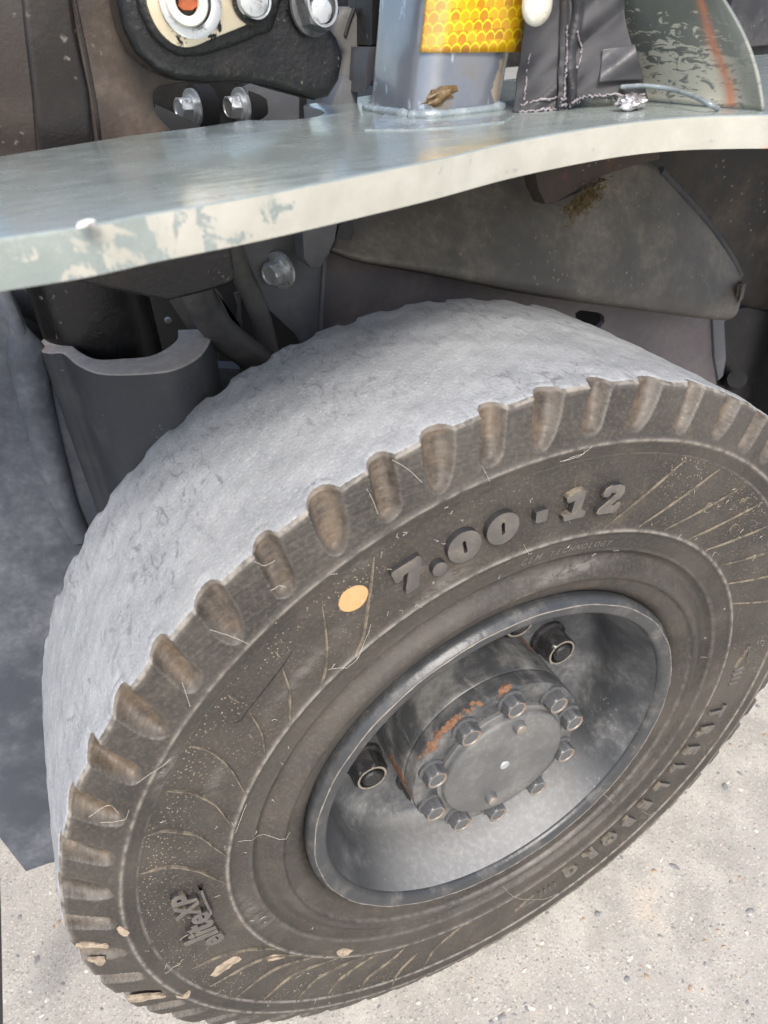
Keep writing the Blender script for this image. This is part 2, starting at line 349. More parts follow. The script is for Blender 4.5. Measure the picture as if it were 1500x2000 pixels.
def prism_bm(outer, holes, depth, bev, seg=2):
    """2-D outline (+holes) -> solid from z=0 (front) to z=depth, front rim bevelled"""
    bm = bmesh.new(); loops = [outer]+list(holes)
    allp = [p for l in loops for p in l]
    tris = tessellate_polygon([[Vector((p[0], p[1], 0)) for p in l] for l in loops])
    fv = [bm.verts.new((p[0], p[1], 0)) for p in allp]; bv = [bm.verts.new((p[0], p[1], depth)) for p in allp]
    for t in tris:
        try: bm.faces.new([fv[i] for i in t]); bm.faces.new([bv[i] for i in reversed(t)])
        except ValueError: pass
    k = 0; rim = []
    for l in loops:
        n = len(l)
        for i in range(n):
            a, b = k+i, k+(i+1) % n
            bm.faces.new([fv[a], fv[b], bv[b], bv[a]]); rim.append((fv[a], fv[b]))
        k += n
    bmesh.ops.recalc_face_normals(bm, faces=bm.faces)
    bmesh.ops.dissolve_limit(bm, angle_limit=.01, verts=bm.verts, edges=[e for e in bm.edges if len(e.link_faces) == 2 and abs(e.link_faces[0].normal.z) > .9 and abs(e.link_faces[1].normal.z) > .9])
    if bev > 0:
        es = [e for e in (bm.edges.get(x) for x in rim if x[0].is_valid and x[1].is_valid) if e is not None]
        bmesh.ops.bevel(bm, geom=es, offset=bev, segments=seg, affect='EDGES', profile=.6, clamp_overlap=True)
    return bm
def slab(name, px, y, thick, mat, parent, bev=.0015, holes=(), seg=2, smooth=35, curve=False):
    """outline traced on the vertical plane y, given real thickness inward"""
    def tr(l):
        q = [aty(u, v, y) for u, v in l]; return [(p[0], p[2]) for p in q]
    o = tr(px)
    if curve: o = [(p[0], p[1]) for p in catmull(o+[o[0]], 5)[:-1]]
    bm = prism_bm(o, [tr(h) for h in holes], thick, bev, seg)
    for v in bm.verts: v.co = Vector((v.co.x, y+v.co.z, v.co.y))
    return from_bm(bm, name, mat, parent, smooth)
def box(name, lo, hi, mat, parent, bev=.003):
    bm = bmesh.new(); bmesh.ops.create_cube(bm, size=1)
    for v in bm.verts: v.co = Vector([lo[i]+(v.co[i]+.5)*(hi[i]-lo[i]) for i in range(3)])
    if bev: bmesh.ops.bevel(bm, geom=bm.edges[:], offset=bev, segments=2, affect='EDGES')
    return from_bm(bm, name, mat, parent)
def tube_bm(bm, pts, rad, n=8, flat=None):
    P = [Vector(p) for p in pts]; rings = []
    rr = rad if hasattr(rad, '__len__') else [rad]*len(P)
    for i, p in enumerate(P):
        t = (P[min(i+1, len(P)-1)]-P[max(i-1, 0)]).normalized()
        a = t.cross(Vector((0, 0, 1)) if abs(t.z) < .9 else Vector((0, 1, 0))).normalized(); b = t.cross(a)
        rings.append([bm.verts.new(p+(a*math.cos(k*2*math.pi/n)+b*math.sin(k*2*math.pi/n))*rr[i]) for k in range(n)])
    for i in range(len(P)-1):
        for k in range(n): bm.faces.new([rings[i][k], rings[i][(k+1) % n], rings[i+1][(k+1) % n], rings[i+1][k]])
    bm.faces.new(rings[0][::-1]); bm.faces.new(rings[-1])
def tube(name, pts, rad, mat, parent, n=12):
    bm = bmesh.new(); tube_bm(bm, pts, rad, n); return from_bm(bm, name, mat, parent, 50)
def grid_mesh(name, V, closed_u=False, uv=None):
    """V: (nu, nv, 3) array -> quad mesh"""
    nu, nv = V.shape[:2]; me = bpy.data.meshes.new(name)
    iu = np.arange(nu if closed_u else nu-1); iv = np.arange(nv-1)
    A, B = np.meshgrid(iu, iv, indexing='ij'); A2 = (A+1) % nu
    F = np.stack([A*nv+B, A2*nv+B, A2*nv+B+1, A*nv+B+1], -1).reshape(-1, 4)
    me.vertices.add(nu*nv); me.vertices.foreach_set('co', V.reshape(-1).astype(np.float32))
    me.loops.add(F.size); me.loops.foreach_set('vertex_index', F.reshape(-1).astype(np.int32))
    me.polygons.add(len(F)); me.polygons.foreach_set('loop_start', (np.arange(len(F))*4).astype(np.int32))
    if uv is not None:
        l = me.uv_layers.new(name='UVMap'); l.data.foreach_set('uv', uv.reshape(-1, 2)[F.reshape(-1)].reshape(-1).astype(np.float32))
    me.update(calc_edges=True); return me
def add_attr(me, name, vals):
    a = me.attributes.new(name, 'FLOAT', 'POINT'); a.data.foreach_set('value', np.asarray(vals, np.float32).reshape(-1))
def lathe(name, prof, mat, parent, n=128, sub=1, smooth=40, attrs=None):
    pr = np.array(prof, float)
    if sub > 1:
        t = np.arange(len(pr)); tt = np.linspace(0, len(pr)-1, (len(pr)-1)*sub+1)
        pr = np.stack([np.interp(tt, t, pr[:, 0]), np.interp(tt, t, pr[:, 1])], 1)
    a = np.linspace(0, 2*math.pi, n, endpoint=False)
    V = np.stack([np.sin(a)[:, None]*pr[None, :, 0], np.broadcast_to(pr[None, :, 1], (n, len(pr))), R0+np.cos(a)[:, None]*pr[None, :, 0]], -1)
    me = grid_mesh(name, V, True)
    if attrs:
        for k, fn in attrs.items(): add_attr(me, k, fn(np.broadcast_to(a[:, None], (n, len(pr))), np.broadcast_to(pr[None, :, 1], (n, len(pr))), np.broadcast_to(pr[None, :, 0], (n, len(pr)))))
    return link(name, me, mat, parent, smooth)
def polar_pt(a, r, y): return Vector((math.sin(a)*r, y, R0+math.cos(a)*r))
def ipxnoise(x, y, sc=1.0):
    return (np.sin(x*1.7*sc+1.3)*np.cos(y*2.3*sc+.4)+.5*np.sin(x*4.1*sc+y*3.3*sc+2)+.35*np.cos(x*7.9*sc-y*6.1*sc))/1.85

# ------------------------------------------------------------------ the setting
def build_ground():
    bm = bmesh.new()
    bmesh.ops.create_grid(bm, x_segments=1, y_segments=1, size=400)
    o = from_bm(bm, 'ground', 'ground', None); o['kind'] = 'structure'
    o['label'] = 'pale exposed aggregate concrete ground under the wheel'
    # embedded stones that can be told from the slab but not counted
    for mat, cnt in (('pebA', 110), ('pebB', 120), ('pebC', 40)):
        bm = bmesh.new()
        for k in range(cnt):
            while True:
                u, v = random.uniform(-30, 1530), random.uniform(1280, 2030)
                if (u < 330 and v > 1640) or (u > 500 and v-1990 > -(u-500)*.66): break
            P = atz(u, v, 0); s = random.choice([.0012, .0016, .002, .002, .003, .0042 if mat == 'pebA' else .0026])
            mtx = Matrix.Translation((P[0], P[1], -s*.12)) @ Matrix.Rotation(random.uniform(0, 6.3), 4, 'Z') @ Matrix.Diagonal((s*random.uniform(.8, 1.7), s*random.uniform(.6, 1.0), s*.36, 1))
            r = bmesh.ops.create_icosphere(bm, subdivisions=2, radius=1, matrix=mtx)
            for vv in r['verts']: vv.co += Vector((random.uniform(-1, 1), random.uniform(-1, 1), random.uniform(-.3, .3)))*s*.13
        p = from_bm(bm, 'pebbles', mat, None, 60); p['kind'] = 'stuff'
        p['label'] = {'pebA': 'grey aggregate stones set in the concrete', 'pebB': 'pale aggregate stones set in the concrete', 'pebC': 'brown aggregate stones set in the concrete'}[mat]
build_ground()

# ------------------------------------------------------------------ the forklift (one thing; everything bolted to it is a part)
TRUCK = bpy.data.objects.new('forklift', None); COL.objects.link(TRUCK); TRUCK.location = (0, 0, 0)
tag(TRUCK, 'forklift front corner with a timeworn solid wheel under a grey step plate', 'forklift')

# ---- tyre
PROF = [(.3254, .0150), (.3250, .0118), (.3232, .0086), (.3150, .0058), (.3050, .0028), (.2985, .0010), (.2948, .0000),
        (.2932, -.0009), (.2918, -.0013), (.2902, -.0007), (.2870, .0002), (.2838, .0006), (.2826, .0010), (.2819, .0021), (.2800, .0024),
        (.2700, .0024), (.2550, .0024), (.2400, .0027), (.2292, .0034), (.2272, .0027), (.2256, .0017), (.2240, .0025), (.2226, .0038),
        (.2160, .0046), (.2110, .0049), (.2085, .0054), (.2062, .0082), (.2030, .0104), (.2000, .0102), (.1965, .0080), (.1920, .0046), (.1885, .0032), (.1864, .0034),
        (.1852, .0056), (.1840, .0076), (.1800, .0082), (.1740, .0100), (.1695, .0135), (.1640, .0220)]
_pr = np.array(PROF[::-1])
def ysurf(r): return float(np.interp(r, _pr[:, 0], _pr[:, 1]))
NL = 56; PITCH = 2*math.pi/NL
MEAS = [34.9, 28.3, 21.3, 14.3, 7.6, 1.4, -4.8, -10.7, -16.5, -22.5, -28.9, -35.7, -42.3, -48.7, -55.1, -61.5, -67.9, -74.2, -80.5, -87.6, -95.0, -101.6]
LUG0 = math.radians(float(np.mean([m+i*360/NL for i, m in enumerate(MEAS)]))-5*360/NL)
lugj = rng.uniform(-.10, .10, NL)
for i, m in enumerate(MEAS): lugj[(5-i) % NL] = (math.radians(m)-(LUG0+(5-i)*PITCH))/PITCH
lugd = rng.uniform(.8, 1.15, NL); luge = rng.uniform(-.0012, .0012, NL)
def build_tyre():
    na = NL*40
    r_f = np.concatenate([np.linspace(.3254, .3232, 7), np.linspace(.3232, .2948, 40)[1:], np.linspace(.2948, .2895, 9)[1:], np.linspace(.2895, .2838, 4)[1:],
                          np.linspace(.2838, .2800, 8)[1:], np.linspace(.2800, .2292, 10)[1:], np.linspace(.2292, .2226, 10)[1:], np.linspace(.2226, .2085, 6)[1:],
                          np.linspace(.2085, .1862, 18)[1:], np.linspace(.1862, .1838, 5)[1:], np.linspace(.1838, .1640, 10)[1:]])
    y_f = np.interp(r_f, _pr[:, 0], _pr[:, 1])
    y_t = np.linspace(.1715, .0150, 64)[:-1]
    crown = .3254+.0012*(1-((y_t-.093)/.08)**2).clip(0)
    # back shoulder, tread, front face
    r_b = np.array([.20, .25, .285, .300, .312, .3235, .3250]); y_b = np.array([.182, .186, .1865, .185, .181, .1775, .1745])
    r = np.concatenate([r_b, crown, r_f]); y = np.concatenate([y_b, y_t, y_f])
    a = np.arange(na)/na*2*math.pi
    A = np.broadcast_to(a[:, None], (na, len(r))).copy(); R = np.broadcast_to(r[None], A.shape).copy(); Y = np.broadcast_to(y[None], A.shape).copy()
    AN = (A+math.pi) % (2*math.pi)-math.pi                       # keeps the join of the unevenness under the contact patch
    sec = np.zeros(A.shape, int); sec[:, len(r_b):len(r_b)+len(y_t)] = 1; sec[:, len(r_b)+len(y_t):] = 2
    # which lug
    tilt = math.radians(1.7)
    def scoops(Rr, shift=0.0, back=False):
        aa = A - LUG0 + shift - tilt*((Rr-.325)/.029).clip(-1.2, .2)*(-1 if back else 1)
        k = np.round(aa/PITCH).astype(int) % NL
        dx = (aa-np.round(aa/PITCH)*PITCH-lugj[k]*PITCH)*.31
        kind = (k % 2)
        rend = .2962+luge[k]
        h = ((Rr-rend)/.0245)                                     # 0 at the inner end, 1 near the tread
        wU = .0074*np.sqrt((1-(1-(h/.25).clip(0, 1))**2))
        wT = .0092*np.sqrt((1-(1-(h/.72).clip(0, 1))**2))
        wd = np.where(kind == 0, wT, wU)+1e-6
        q = (np.abs(dx)/wd).clip(0, 1)
        dep = np.where(kind == 0, .0088, .0100)*lugd[k]*(1-q**2.6)**.85*np.minimum(1, .55+.5*h.clip(0, 1))*np.minimum(1, (h/.10).clip(0, 1))
        return np.where(h > 0, dep, 0)
    wav = ipxnoise(AN*14, AN*3)*.0007+ipxnoise(AN*55, AN*9)*.00015
    dep_f = scoops(np.minimum(R, .325))
    Y2 = Y.copy()
    m2 = sec == 2
    Y2[m2] += dep_f[m2]
    # tread edge follows the scoops and is feathered by wear
    edgefall = np.exp(-np.maximum(Y-.015, 0)/.010)
    dep_e = scoops(np.full(A.shape, .325))
    feather = np.abs(ipxnoise(AN*210, AN*37))*.0012+np.abs(ipxnoise(AN*480, AN*91))*.0007
    m1 = sec == 1
    Y2[m1] += (dep_e*edgefall)[m1]
    top = m2 & (R > .3228)
    Y2[top] -= (feather*np.interp(R, [.3228, .3254], [0, 1]))[top]
    Y2[m1] -= (feather*np.exp(-np.maximum(Y-.015, 0)/.003))[m1]
    # the same on the back edge
    dep_b = scoops(np.full(A.shape, .325), PITCH*.37, True)
    Y2[m1] -= (dep_b*.42*np.exp(-np.maximum(.1745-Y, 0)/.012))[m1]
    mb = (sec == 0) & (R > .305); Y2[mb] -= (dep_b*.42)[mb]
    R2 = R.copy()
    wear = ipxnoise(AN*9, Y*60)*.0007+ipxnoise(AN*23+Y*31, Y*47+AN*5)*.00012
    R2[m1] += wear[m1]
    R2[m1] -= (dep_b*.10*np.exp(-np.maximum(.1745-Y, 0)/.016))[m1]
    R2[mb] -= (dep_b*.10)[mb]
    R2[m1] -= (dep_e*.05*edgefall)[m1]
    R2 += np.where(R > .31, wav, 0)
    # lug faces: slightly uneven
    sh = m2 & (R > .296) & (R < .3228)
    Y2[sh] += (ipxnoise(AN*37+R*300, R*500)*.00025)[sh]
    V = np.stack([np.sin(A)*R2, Y2, R0+np.cos(A)*R2], -1)
    me = grid_mesh('tyre', V, True)
    tread = np.where(sec == 1, 1.0, 0.0); tread[:, len(r_b)+len(y_t):len(r_b)+len(y_t)+3] = .62
    tread[sec == 0] = np.interp(R, [.30, .322], [0, .8])[sec == 0]
    add_attr(me, 'tread', tread)
    scm = np.where(m2, (dep_f/.006).clip(0, 1), 0); add_attr(me, 'scoop', scm)
    tex = np.interp(R, [.226, .234, .262, .272, .2815, .2822], [0, .35, .55, 1, 1, 0])*m2
    # texture concentrates between the fan ribs on the left and right of the size numerals
    ang = np.degrees((A+math.pi) % (2*math.pi)-math.pi)
    tex = tex*(.35+.65*((np.abs(ang) > 22)))
    add_attr(me, 'tex', tex)
    grad = np.abs(np.gradient(dep_f, axis=0))*3000+np.abs(np.gradient(dep_f, axis=1))*900
    edge = (grad/2.0).clip(0, 1)*m2*.22
    edge = np.maximum(edge, np.exp(-((R-.2918)/.0011)**2)*m2*.8)
    edge = np.maximum(edge, np.exp(-((R-.2256)/.0012)**2)*m2*.8)
    edge = np.maximum(edge, np.exp(-((R-.2822)/.0006)**2)*m2*.8)
    edge = np.maximum(edge, np.exp(-((R-.1848)/.0008)**2)*m2*.35)
    edge = np.maximum(edge, np.exp(-((R-.2088)/.0010)**2)*m2*.25)
    edge = np.maximum(edge, np.interp(R, [.3205, .3226, .3236], [0, .25, 1])*m2*(1-.6*scm))
    add_attr(me, 'edge', edge)
    scuff = np.zeros(A.shape)
    for u, v, da, dr, amp in ((872, 1135, 4.0, .0030, 1.0), (905, 1040, 2.0, .0035, .7), (800, 1125, 2.5, .004, .6), (320, 1500, 3, .004, .7), (420, 1530, 3, .003, .6), (760, 1280, 7, .003, .5), (1120, 1120, 9, .004, .5), (600, 1300, 8, .004, .4), (500, 1790, 10, .006, .35), (700, 1100, 3, .003, .4), (1000, 1180, 6, .003, .5)):
        a0, r0 = polar(u, v); d = np.degrees((AN-a0+math.pi) % (2*math.pi)-math.pi)
        scuff = np.maximum(scuff, amp*np.exp(-(d/da)**2-((R-r0-.0011*d*.3)/dr)**2)*m2)
    add_attr(me, 'scuff', scuff)
    o = link('tyre', me, 'rubber', TRUCK); shade(me, 60)
    o['label'] = 'timeworn solid rubber tyre with raised size and maker lettering'
    return o
TYRE = build_tyre()

def on_tyre(x, yv, z, ang0, rbase, fold=1.0):
    """local glyph space (x along the rim clockwise, y outward, z proud) -> world"""
    a = ang0+x/(rbase+.008); r = rbase+yv
    return polar_pt(a, r, ysurf(r)-z*fold)
def rimlit(o):
    """dust sits on the bevelled rims of raised characters: those faces take the dust material"""
    me = o.data
    if len(me.materials) < 2: me.materials.append(MT['rib'])
    if len(me.materials) < 3: me.materials.append(MT['shadedrubber'])
    for p in me.polygons:
        rad = Vector((p.center.x, 0, p.center.z-R0)).normalized()
        if abs(p.normal.y) <= .30: p.material_index = 1 if p.normal.dot(rad) < -.35 else 2  # outward walls get the rubber darkened for shade
        elif .30 < abs(p.normal.y) < .93: p.material_index = 1
    return o
def glyph(name, outer, holes, ang0, rbase, sc, height=.0030, bev=.0005, mat='letter', shear=0.0):
    S = lambda l: [((p[0]+p[1]*shear)*sc, p[1]*sc) for p in l]
    bm = prism_bm(S(outer), [S(h) for h in holes], height+.001, bev, 2)
    for v in bm.verts: v.co = on_tyre(v.co.x, v.co.y, height-v.co.z, ang0, rbase)
    return rimlit(from_bm(bm, name, mat, TYRE, 40))
def ell(cx, cy, rx, ry, n=28): return [(cx+rx*math.cos(t*2*math.pi/n), cy+ry*math.sin(t*2*math.pi/n)) for t in range(n)]
# size numerals: heavy slab figures, 18 mm high
H7 = [(0, 1.0), (.05, 1.06), (.85, 1.06), (.92, 1.0), (.92, .90), (.52, .02), (.46, 0), (.14, 0), (.10, .06), (.44, .74), (.28, .72), (.22, .62), (.06, .60), (0, .66)]
H1 = [(0, .06), (.05, 0), (.80, 0), (.84, .06), (.84, .20), (.78, .26), (.62, .26), (.66, .96), (.60, 1.04), (.40, 1.05), (.04, .92), (0, .84), (.03, .70), (.10, .66), (.28, .70), (.25, .27), (.05, .24), (0, .18)]
H2 = [(0, .05), (.06, 0), (.74, 0), (.84, .06), (.90, .34), (.84, .40), (.74, .38), (.66, .30), (.48, .30), (.80, .58), (.86, .78), (.78, .98), (.56, 1.06), (.26, 1.05), (.06, .94), (.00, .74), (.06, .64), (.22, .62), (.30, .68), (.34, .76), (.46, .76), (.50, .68), (.44, .58), (.02, .20)]
def HY(): return catmull([(0, .10), (.06, .02), (.34, 0), (.42, .06), (.42, .38), (.36, .44), (.08, .44), (0, .38), (0, .10)], 3)[:-1]
zero = ell(.5, .52, .55, .56, 34); slit = [(.45, .32), (.50, .28), (.56, .32), (.56, .70), (.51, .76), (.45, .70)]
deg = math.radians
NS = .0200
for nm, o_, h_, px, rb, sc in (('raised_digit', H7, (), (772, 1140), .2445, NS), ('raised_point', ell(.2, .2, .25, .25, 20), (), (841, 1112), .2440, NS),
                               ('raised_digit', zero, (slit,), (872, 1082), .2440, NS*.98), ('raised_digit', zero, (slit,), (946, 1048), .2440, NS*.98),
                               ('raised_hyphen', HY(), (), (1037, 1008), .2480, NS), ('raised_digit', H1, (), (1092, 1004), .2430, NS*.98), ('raised_digit', H2, (), (1157, 995), .2425, NS*.98)):
    a0, _ = polar(*px); glyph(nm, o_, h_, a0, rb, sc, .0044, .0009)
# other raised writing from the built-in font, thickened
def text_mesh(ch, off=.02, ext=.10, bev=.015):
    cu = bpy.data.curves.new('letter', 'FONT'); cu.body = ch; cu.size = 1; cu.offset = off; cu.extrude = ext; cu.bevel_depth = bev; cu.resolution_u = 3; cu.bevel_resolution = 1
    ob = bpy.data.objects.new('letter', cu); COL.objects.link(ob)
    me = bpy.data.meshes.new_from_object(ob.evaluated_get(bpy.context.evaluated_depsgraph_get()))
    bpy.data.objects.remove(ob); bpy.data.curves.remove(cu); return me
def put_text(name, ch, ang0, rbase, size, height, off=.02, shear=0.0, sx=1.0, mat='letter', parent=None):
    me = text_mesh(ch, off)
    co = [v.co.copy() for v in me.vertices]; x0 = min(c.x for c in co); x1 = max(c.x for c in co); zm = max(abs(c.z) for c in co)
    for v, c in zip(me.vertices, co):
        x = (c.x-(x0+x1)/2)*sx+c.y*shear; v.co = on_tyre(x*size, c.y*size, (c.z/zm)*.5*height+.5*height-.0006, ang0, rbase)
    me.update(); me.materials.clear(); return rimlit(link(name, me, mat, TYRE, 40))
# TRELLEBORG along the lower right, letter tops outward
px10 = [(1338, 1402), (1312, 1432), (1284, 1467), (1257, 1503), (1228, 1541), (1200, 1573), (1170, 1607), (1138, 1640), (1105, 1668), (1071, 1697)]
angs = [polar(1345, 1402)[0]+i*(polar(1112, 1697)[0]-polar(1345, 1402)[0])/9 for i in range(10)]
for ch, a in zip('TRELLEBORG', angs): put_text('raised_letter', ch, a, .2360, .0240, .0036, .03, 0, .95)
# "elite XP" on the left, letter tops outward
ea = lambda u, v: polar(u, v)[0]
for ch, ad, rb, s, sx in (('e', -97.3, .2420, .0205, 1.15), ('l', -94.9, .2435, .0270, 1.0), ('i', -93.5, .2432, .0235, 1.0), ('t', -91.8, .2430, .0245, 1.05),
                          ('e', -89.2, .2432, .0205, 1.15), ('X', -85.7, .2476, .0195, .95), ('P', -82.4, .2482, .0195, 1.1)):
    put_text('raised_letter', ch, deg(ad), rb-.0006, s*1.10, .0042, .024, .22, sx)
def ribbon(name, pts, wd, ht, mat, parent=None, n=6, taper=True):
    """raised rib following the sidewall: pts in (angle, radius)"""
    P = catmull(pts, n); bm = bmesh.new(); L = len(P); prev = None
    for i, p in enumerate(P):
        q0, q1 = P[max(i-1, 0)], P[min(i+1, L-1)]
        t = np.array([(q1[0]-q0[0])*p[1], q1[1]-q0[1]]); t /= np.linalg.norm(t)+1e-9; nn = np.array([-t[1], t[0]])
        k = min(1, 4*min(i, L-1-i)/L+.25) if taper else 1
        jit = random.uniform(.8, 1.2)
        row = []
        for off, h in ((-1, -.0006), (-.45, 1), (.45, 1), (1, -.0006)):
            r = p[1]+nn[1]*off*wd*k*.5*jit; a = p[0]+nn[0]*off*wd*k*.5*jit/p[1]
            row.append(bm.verts.new(polar_pt(a, r, ysurf(r)-(ht*k*jit if h > 0 else -.0006))))
        if prev:
            for j in range(3): bm.faces.new([prev[j], prev[j+1], row[j+1], row[j]])
        prev = row
    return from_bm(bm, name, mat, parent or TYRE, 60)
# long tail of the second e running under the XP
ribbon('raised_letter', [(deg(a_), r_) for a_, r_ in ((-89.6, .2428), (-88.6, .2408), (-87.0, .2412), (-84.0, .2424), (-81.0, .2440))], .0034, .0040, 'letter', taper=False)
LRIBS = [[(730, 1085), (722, 1150), (710, 1240), (695, 1275)], [(628, 1170), (637, 1250), (635, 1310), (627, 1335)], [(550, 1300), (565, 1350), (567, 1410)],
         [(485, 1385), (510, 1430), (518, 1480)], [(370, 1455), (410, 1465), (450, 1500), (480, 1550)], [(320, 1543), (370, 1545), (420, 1570), (455, 1615)],
         [(288, 1630), (330, 1620), (390, 1632), (440, 1670)], [(274, 1705), (330, 1690), (390, 1700), (440, 1725)],
         [(375, 1890), (430, 1865), (490, 1853), (550, 1853)], [(410, 1925), (480, 1885), (530, 1868), (600, 1862)], [(462, 1945), (520, 1900), (560, 1882), (620, 1868)],
         [(515, 1950), (560, 1910), (600, 1890), (660, 1872)], [(575, 1955), (615, 1912), (660, 1888), (700, 1872)], [(640, 1940), (665, 1908), (720, 1872), (750, 1860)],
         [(700, 1935), (720, 1905), (765, 1872), (790, 1852)], [(762, 1920), (785, 1888), (815, 1860)], [(825, 1890), (850, 1850), (900, 1810), (930, 1790)], [(535, 1268), (547, 1282)], [(444, 1355), (468, 1370)]]
RRIBS = [[(1175, 1037), (1340, 895)], [(1238, 1037), (1405, 915)], [(1293, 1039), (1455, 947)], [(1340, 1057), (1480, 985)], [(1375, 1077), (1498, 1027)], [(1402, 1107), (1508, 1075)],
         [(1415, 1142), (1512, 1122)], [(1424, 1180), (1515, 1172)]]
for l in LRIBS: ribbon('sidewall_rib', [polar(*q) for q in l], .0019, .0014, 'rib')
for l in RRIBS:
    (u0, v0), (u1, v1) = l; ribbon('sidewall_rib', [polar(u0+(u1-u0)*t, v0+(v1-v0)*t) for t in (0, .33, .66, 1)], .0018, .0010, 'rib')
for c in ((1385, 990), (1432, 1033)):
    a0, r0 = polar(*c); ribbon('raised_ring', [(a0+.0042/r0*math.cos(t)*1.15, r0+.0042*math.sin(t)) for t in np.linspace(0, 5.6, 14)], .0011, .0007, 'rib', n=2)
for ch, q in (('S', (1446, 977)), ('E', (1454, 975))):
    put_text('raised_letter', ch, polar(*q)[0], polar(*q)[1]-.002, .0062, .0010, .03, mat='rib')
# small moulded words under the inner ring
wa0, wa1 = polar(1025, 1092)[0], polar(1192, 1060)[0]
txt = 'CLM TECHNOLOGY'
for i, ch in enumerate(txt):
    if ch != ' ': put_text('raised_letter', ch, wa0+(wa1-wa0)*(i/13), .2130, .0072 if i < 3 else .0060, .0009, .01, .35, 1.0)
# arrow marks
def arrow(px, flip=1):
    a0, r0 = polar(*px)
    for i in range(4): ribbon('raised_mark', [(a0+flip*(.012+i*.0062)/r0, r0-.006+(i*.0003)), (a0+flip*(.012+i*.0062)/r0, r0+.006)], .0022, .0014, 'letter', n=2, taper=False)
    ribbon('raised_mark', [(a0+flip*.006/r0, r0-.007), (a0-flip*.018/r0, r0+.003)], .0022, .0016, 'rib', n=2, taper=False)
    ribbon('raised_mark', [(a0+flip*.006/r0, r0+.007), (a0-flip*.018/r0, r0+.003)], .0018, .0012, 'letter', n=2, taper=False)
arrow((1448, 1288)); arrow((1033, 1757), -1)
# patches lying on the rubber
def tyre_patch(name, px, mat, ht=.0004, label=None, n=3, sharp=False):
    P = [polar(u, v) for u, v in px]
    loop = [(p[0], p[1]) for p in catmull([(a, r) for a, r in P]+[P[0]], n)[:-1]] if not sharp else P
    if mat == 'smear': loop = [(a+random.uniform(-.0035, .0035), r+random.uniform(-.0008, .0008)) for a, r in loop]
    bm = bmesh.new(); vs = [bm.verts.new(polar_pt(a, r, ysurf(min(r, .3225))-ht)) for a, r in loop]
    c = np.mean(np.array(loop), 0); cv = bm.verts.new(polar_pt(c[0], c[1], ysurf(min(c[1], .3225))-ht*1.6))
    bs = [bm.verts.new(polar_pt(c[0]+(a-c[0])*1.03, c[1]+(r-c[1])*1.03, ysurf(min(r, .3225))+.0008)) for a, r in loop]
    L = len(loop)
    for i in range(L):
        bm.faces.new([vs[i], vs[(i+1) % L], cv]); bm.faces.new([vs[i], bs[i], bs[(i+1) % L], vs[(i+1) % L]])
    o = from_bm(bm, name, mat, TYRE, 60)
    if label: o['label'] = label
    return o
dotc = polar(688, 1167)
tyre_patch('paint_dot', [(660, 1180), (667, 1160), (685, 1146), (705, 1142), (717, 1150), (714, 1168), (702, 1183), (683, 1192), (666, 1190)], 'dot', .0005, 'orange paint dot', 3)
for l in ([(228, 1803), (236, 1798), (248, 1806), (250, 1812), (240, 1816), (231, 1813)], [(410, 1902), (425, 1886), (445, 1872), (465, 1866), (470, 1872), (455, 1880), (448, 1888), (438, 1893), (420, 1906)],
          [(522, 1871), (530, 1866), (553, 1864), (556, 1869), (540, 1873), (524, 1875)], [(338, 1930), (352, 1934), (372, 1926), (366, 1936), (346, 1940)], [(657, 1862), (672, 1856), (690, 1858), (680, 1864), (664, 1866)]):
    tyre_patch('dried_mud', l, 'smear', .0006)
for l in ([(150, 1860), (165, 1848), (190, 1845), (212, 1843), (210, 1848), (192, 1853), (170, 1858), (152, 1866)], [(172, 1884), (190, 1880), (206, 1873), (204, 1882), (196, 1892), (186, 1888), (174, 1888)],
          [(250, 1958), (280, 1945), (310, 1938), (322, 1940), (290, 1955), (260, 1968)]):
    tyre_patch('dried_mud', l, 'smear', .0010)
# moulded seam line across two of the fan segments
ribbon('moulded_seam', [polar(*q) for q in ((577, 1260), (552, 1298), (520, 1340), (482, 1388), (468, 1406), (450, 1414))], .0012, .0003, 'black')

# ---- rim
RIMP = [(.1660, .0200), (.1674, .0150), (.1677, .0110), (.1672, .0092), (.1640, .0052), (.1632, .0046), (.1620, .0044)]
lathe('rim_lip', RIMP+[(.1560, .0058), (.1545, .0066), (.1530, .0088), (.1527, .0104)], 'rimedge', TRUCK, 160, 3, 28)
tube('rim_worn_line', [polar_pt(t, .1634+.0003*math.sin(t*23), .0047) for t in np.linspace(0, 2*math.pi, 241)], [.0003+.0005*abs(ipxnoise(t*19, 1.0)) for t in np.linspace(0, 2*math.pi, 241)], 'wornline', TRUCK, 6)
RIM = lathe('wheel_rim', [(.1527, .0104), (.1518, .0135), (.1505, .0185), (.1490, .0240), (.1472, .0300), (.1450, .0380), (.1436, .0460), (.1430, .0560), (.1432, .0680), (.1420, .0745), (.1385, .0800), (.1320, .0835),
                            (.1200, .0862), (.1080, .0872), (.0900, .0875), (.0600, .0875)], 'rim', TRUCK, 160, 2, 50)
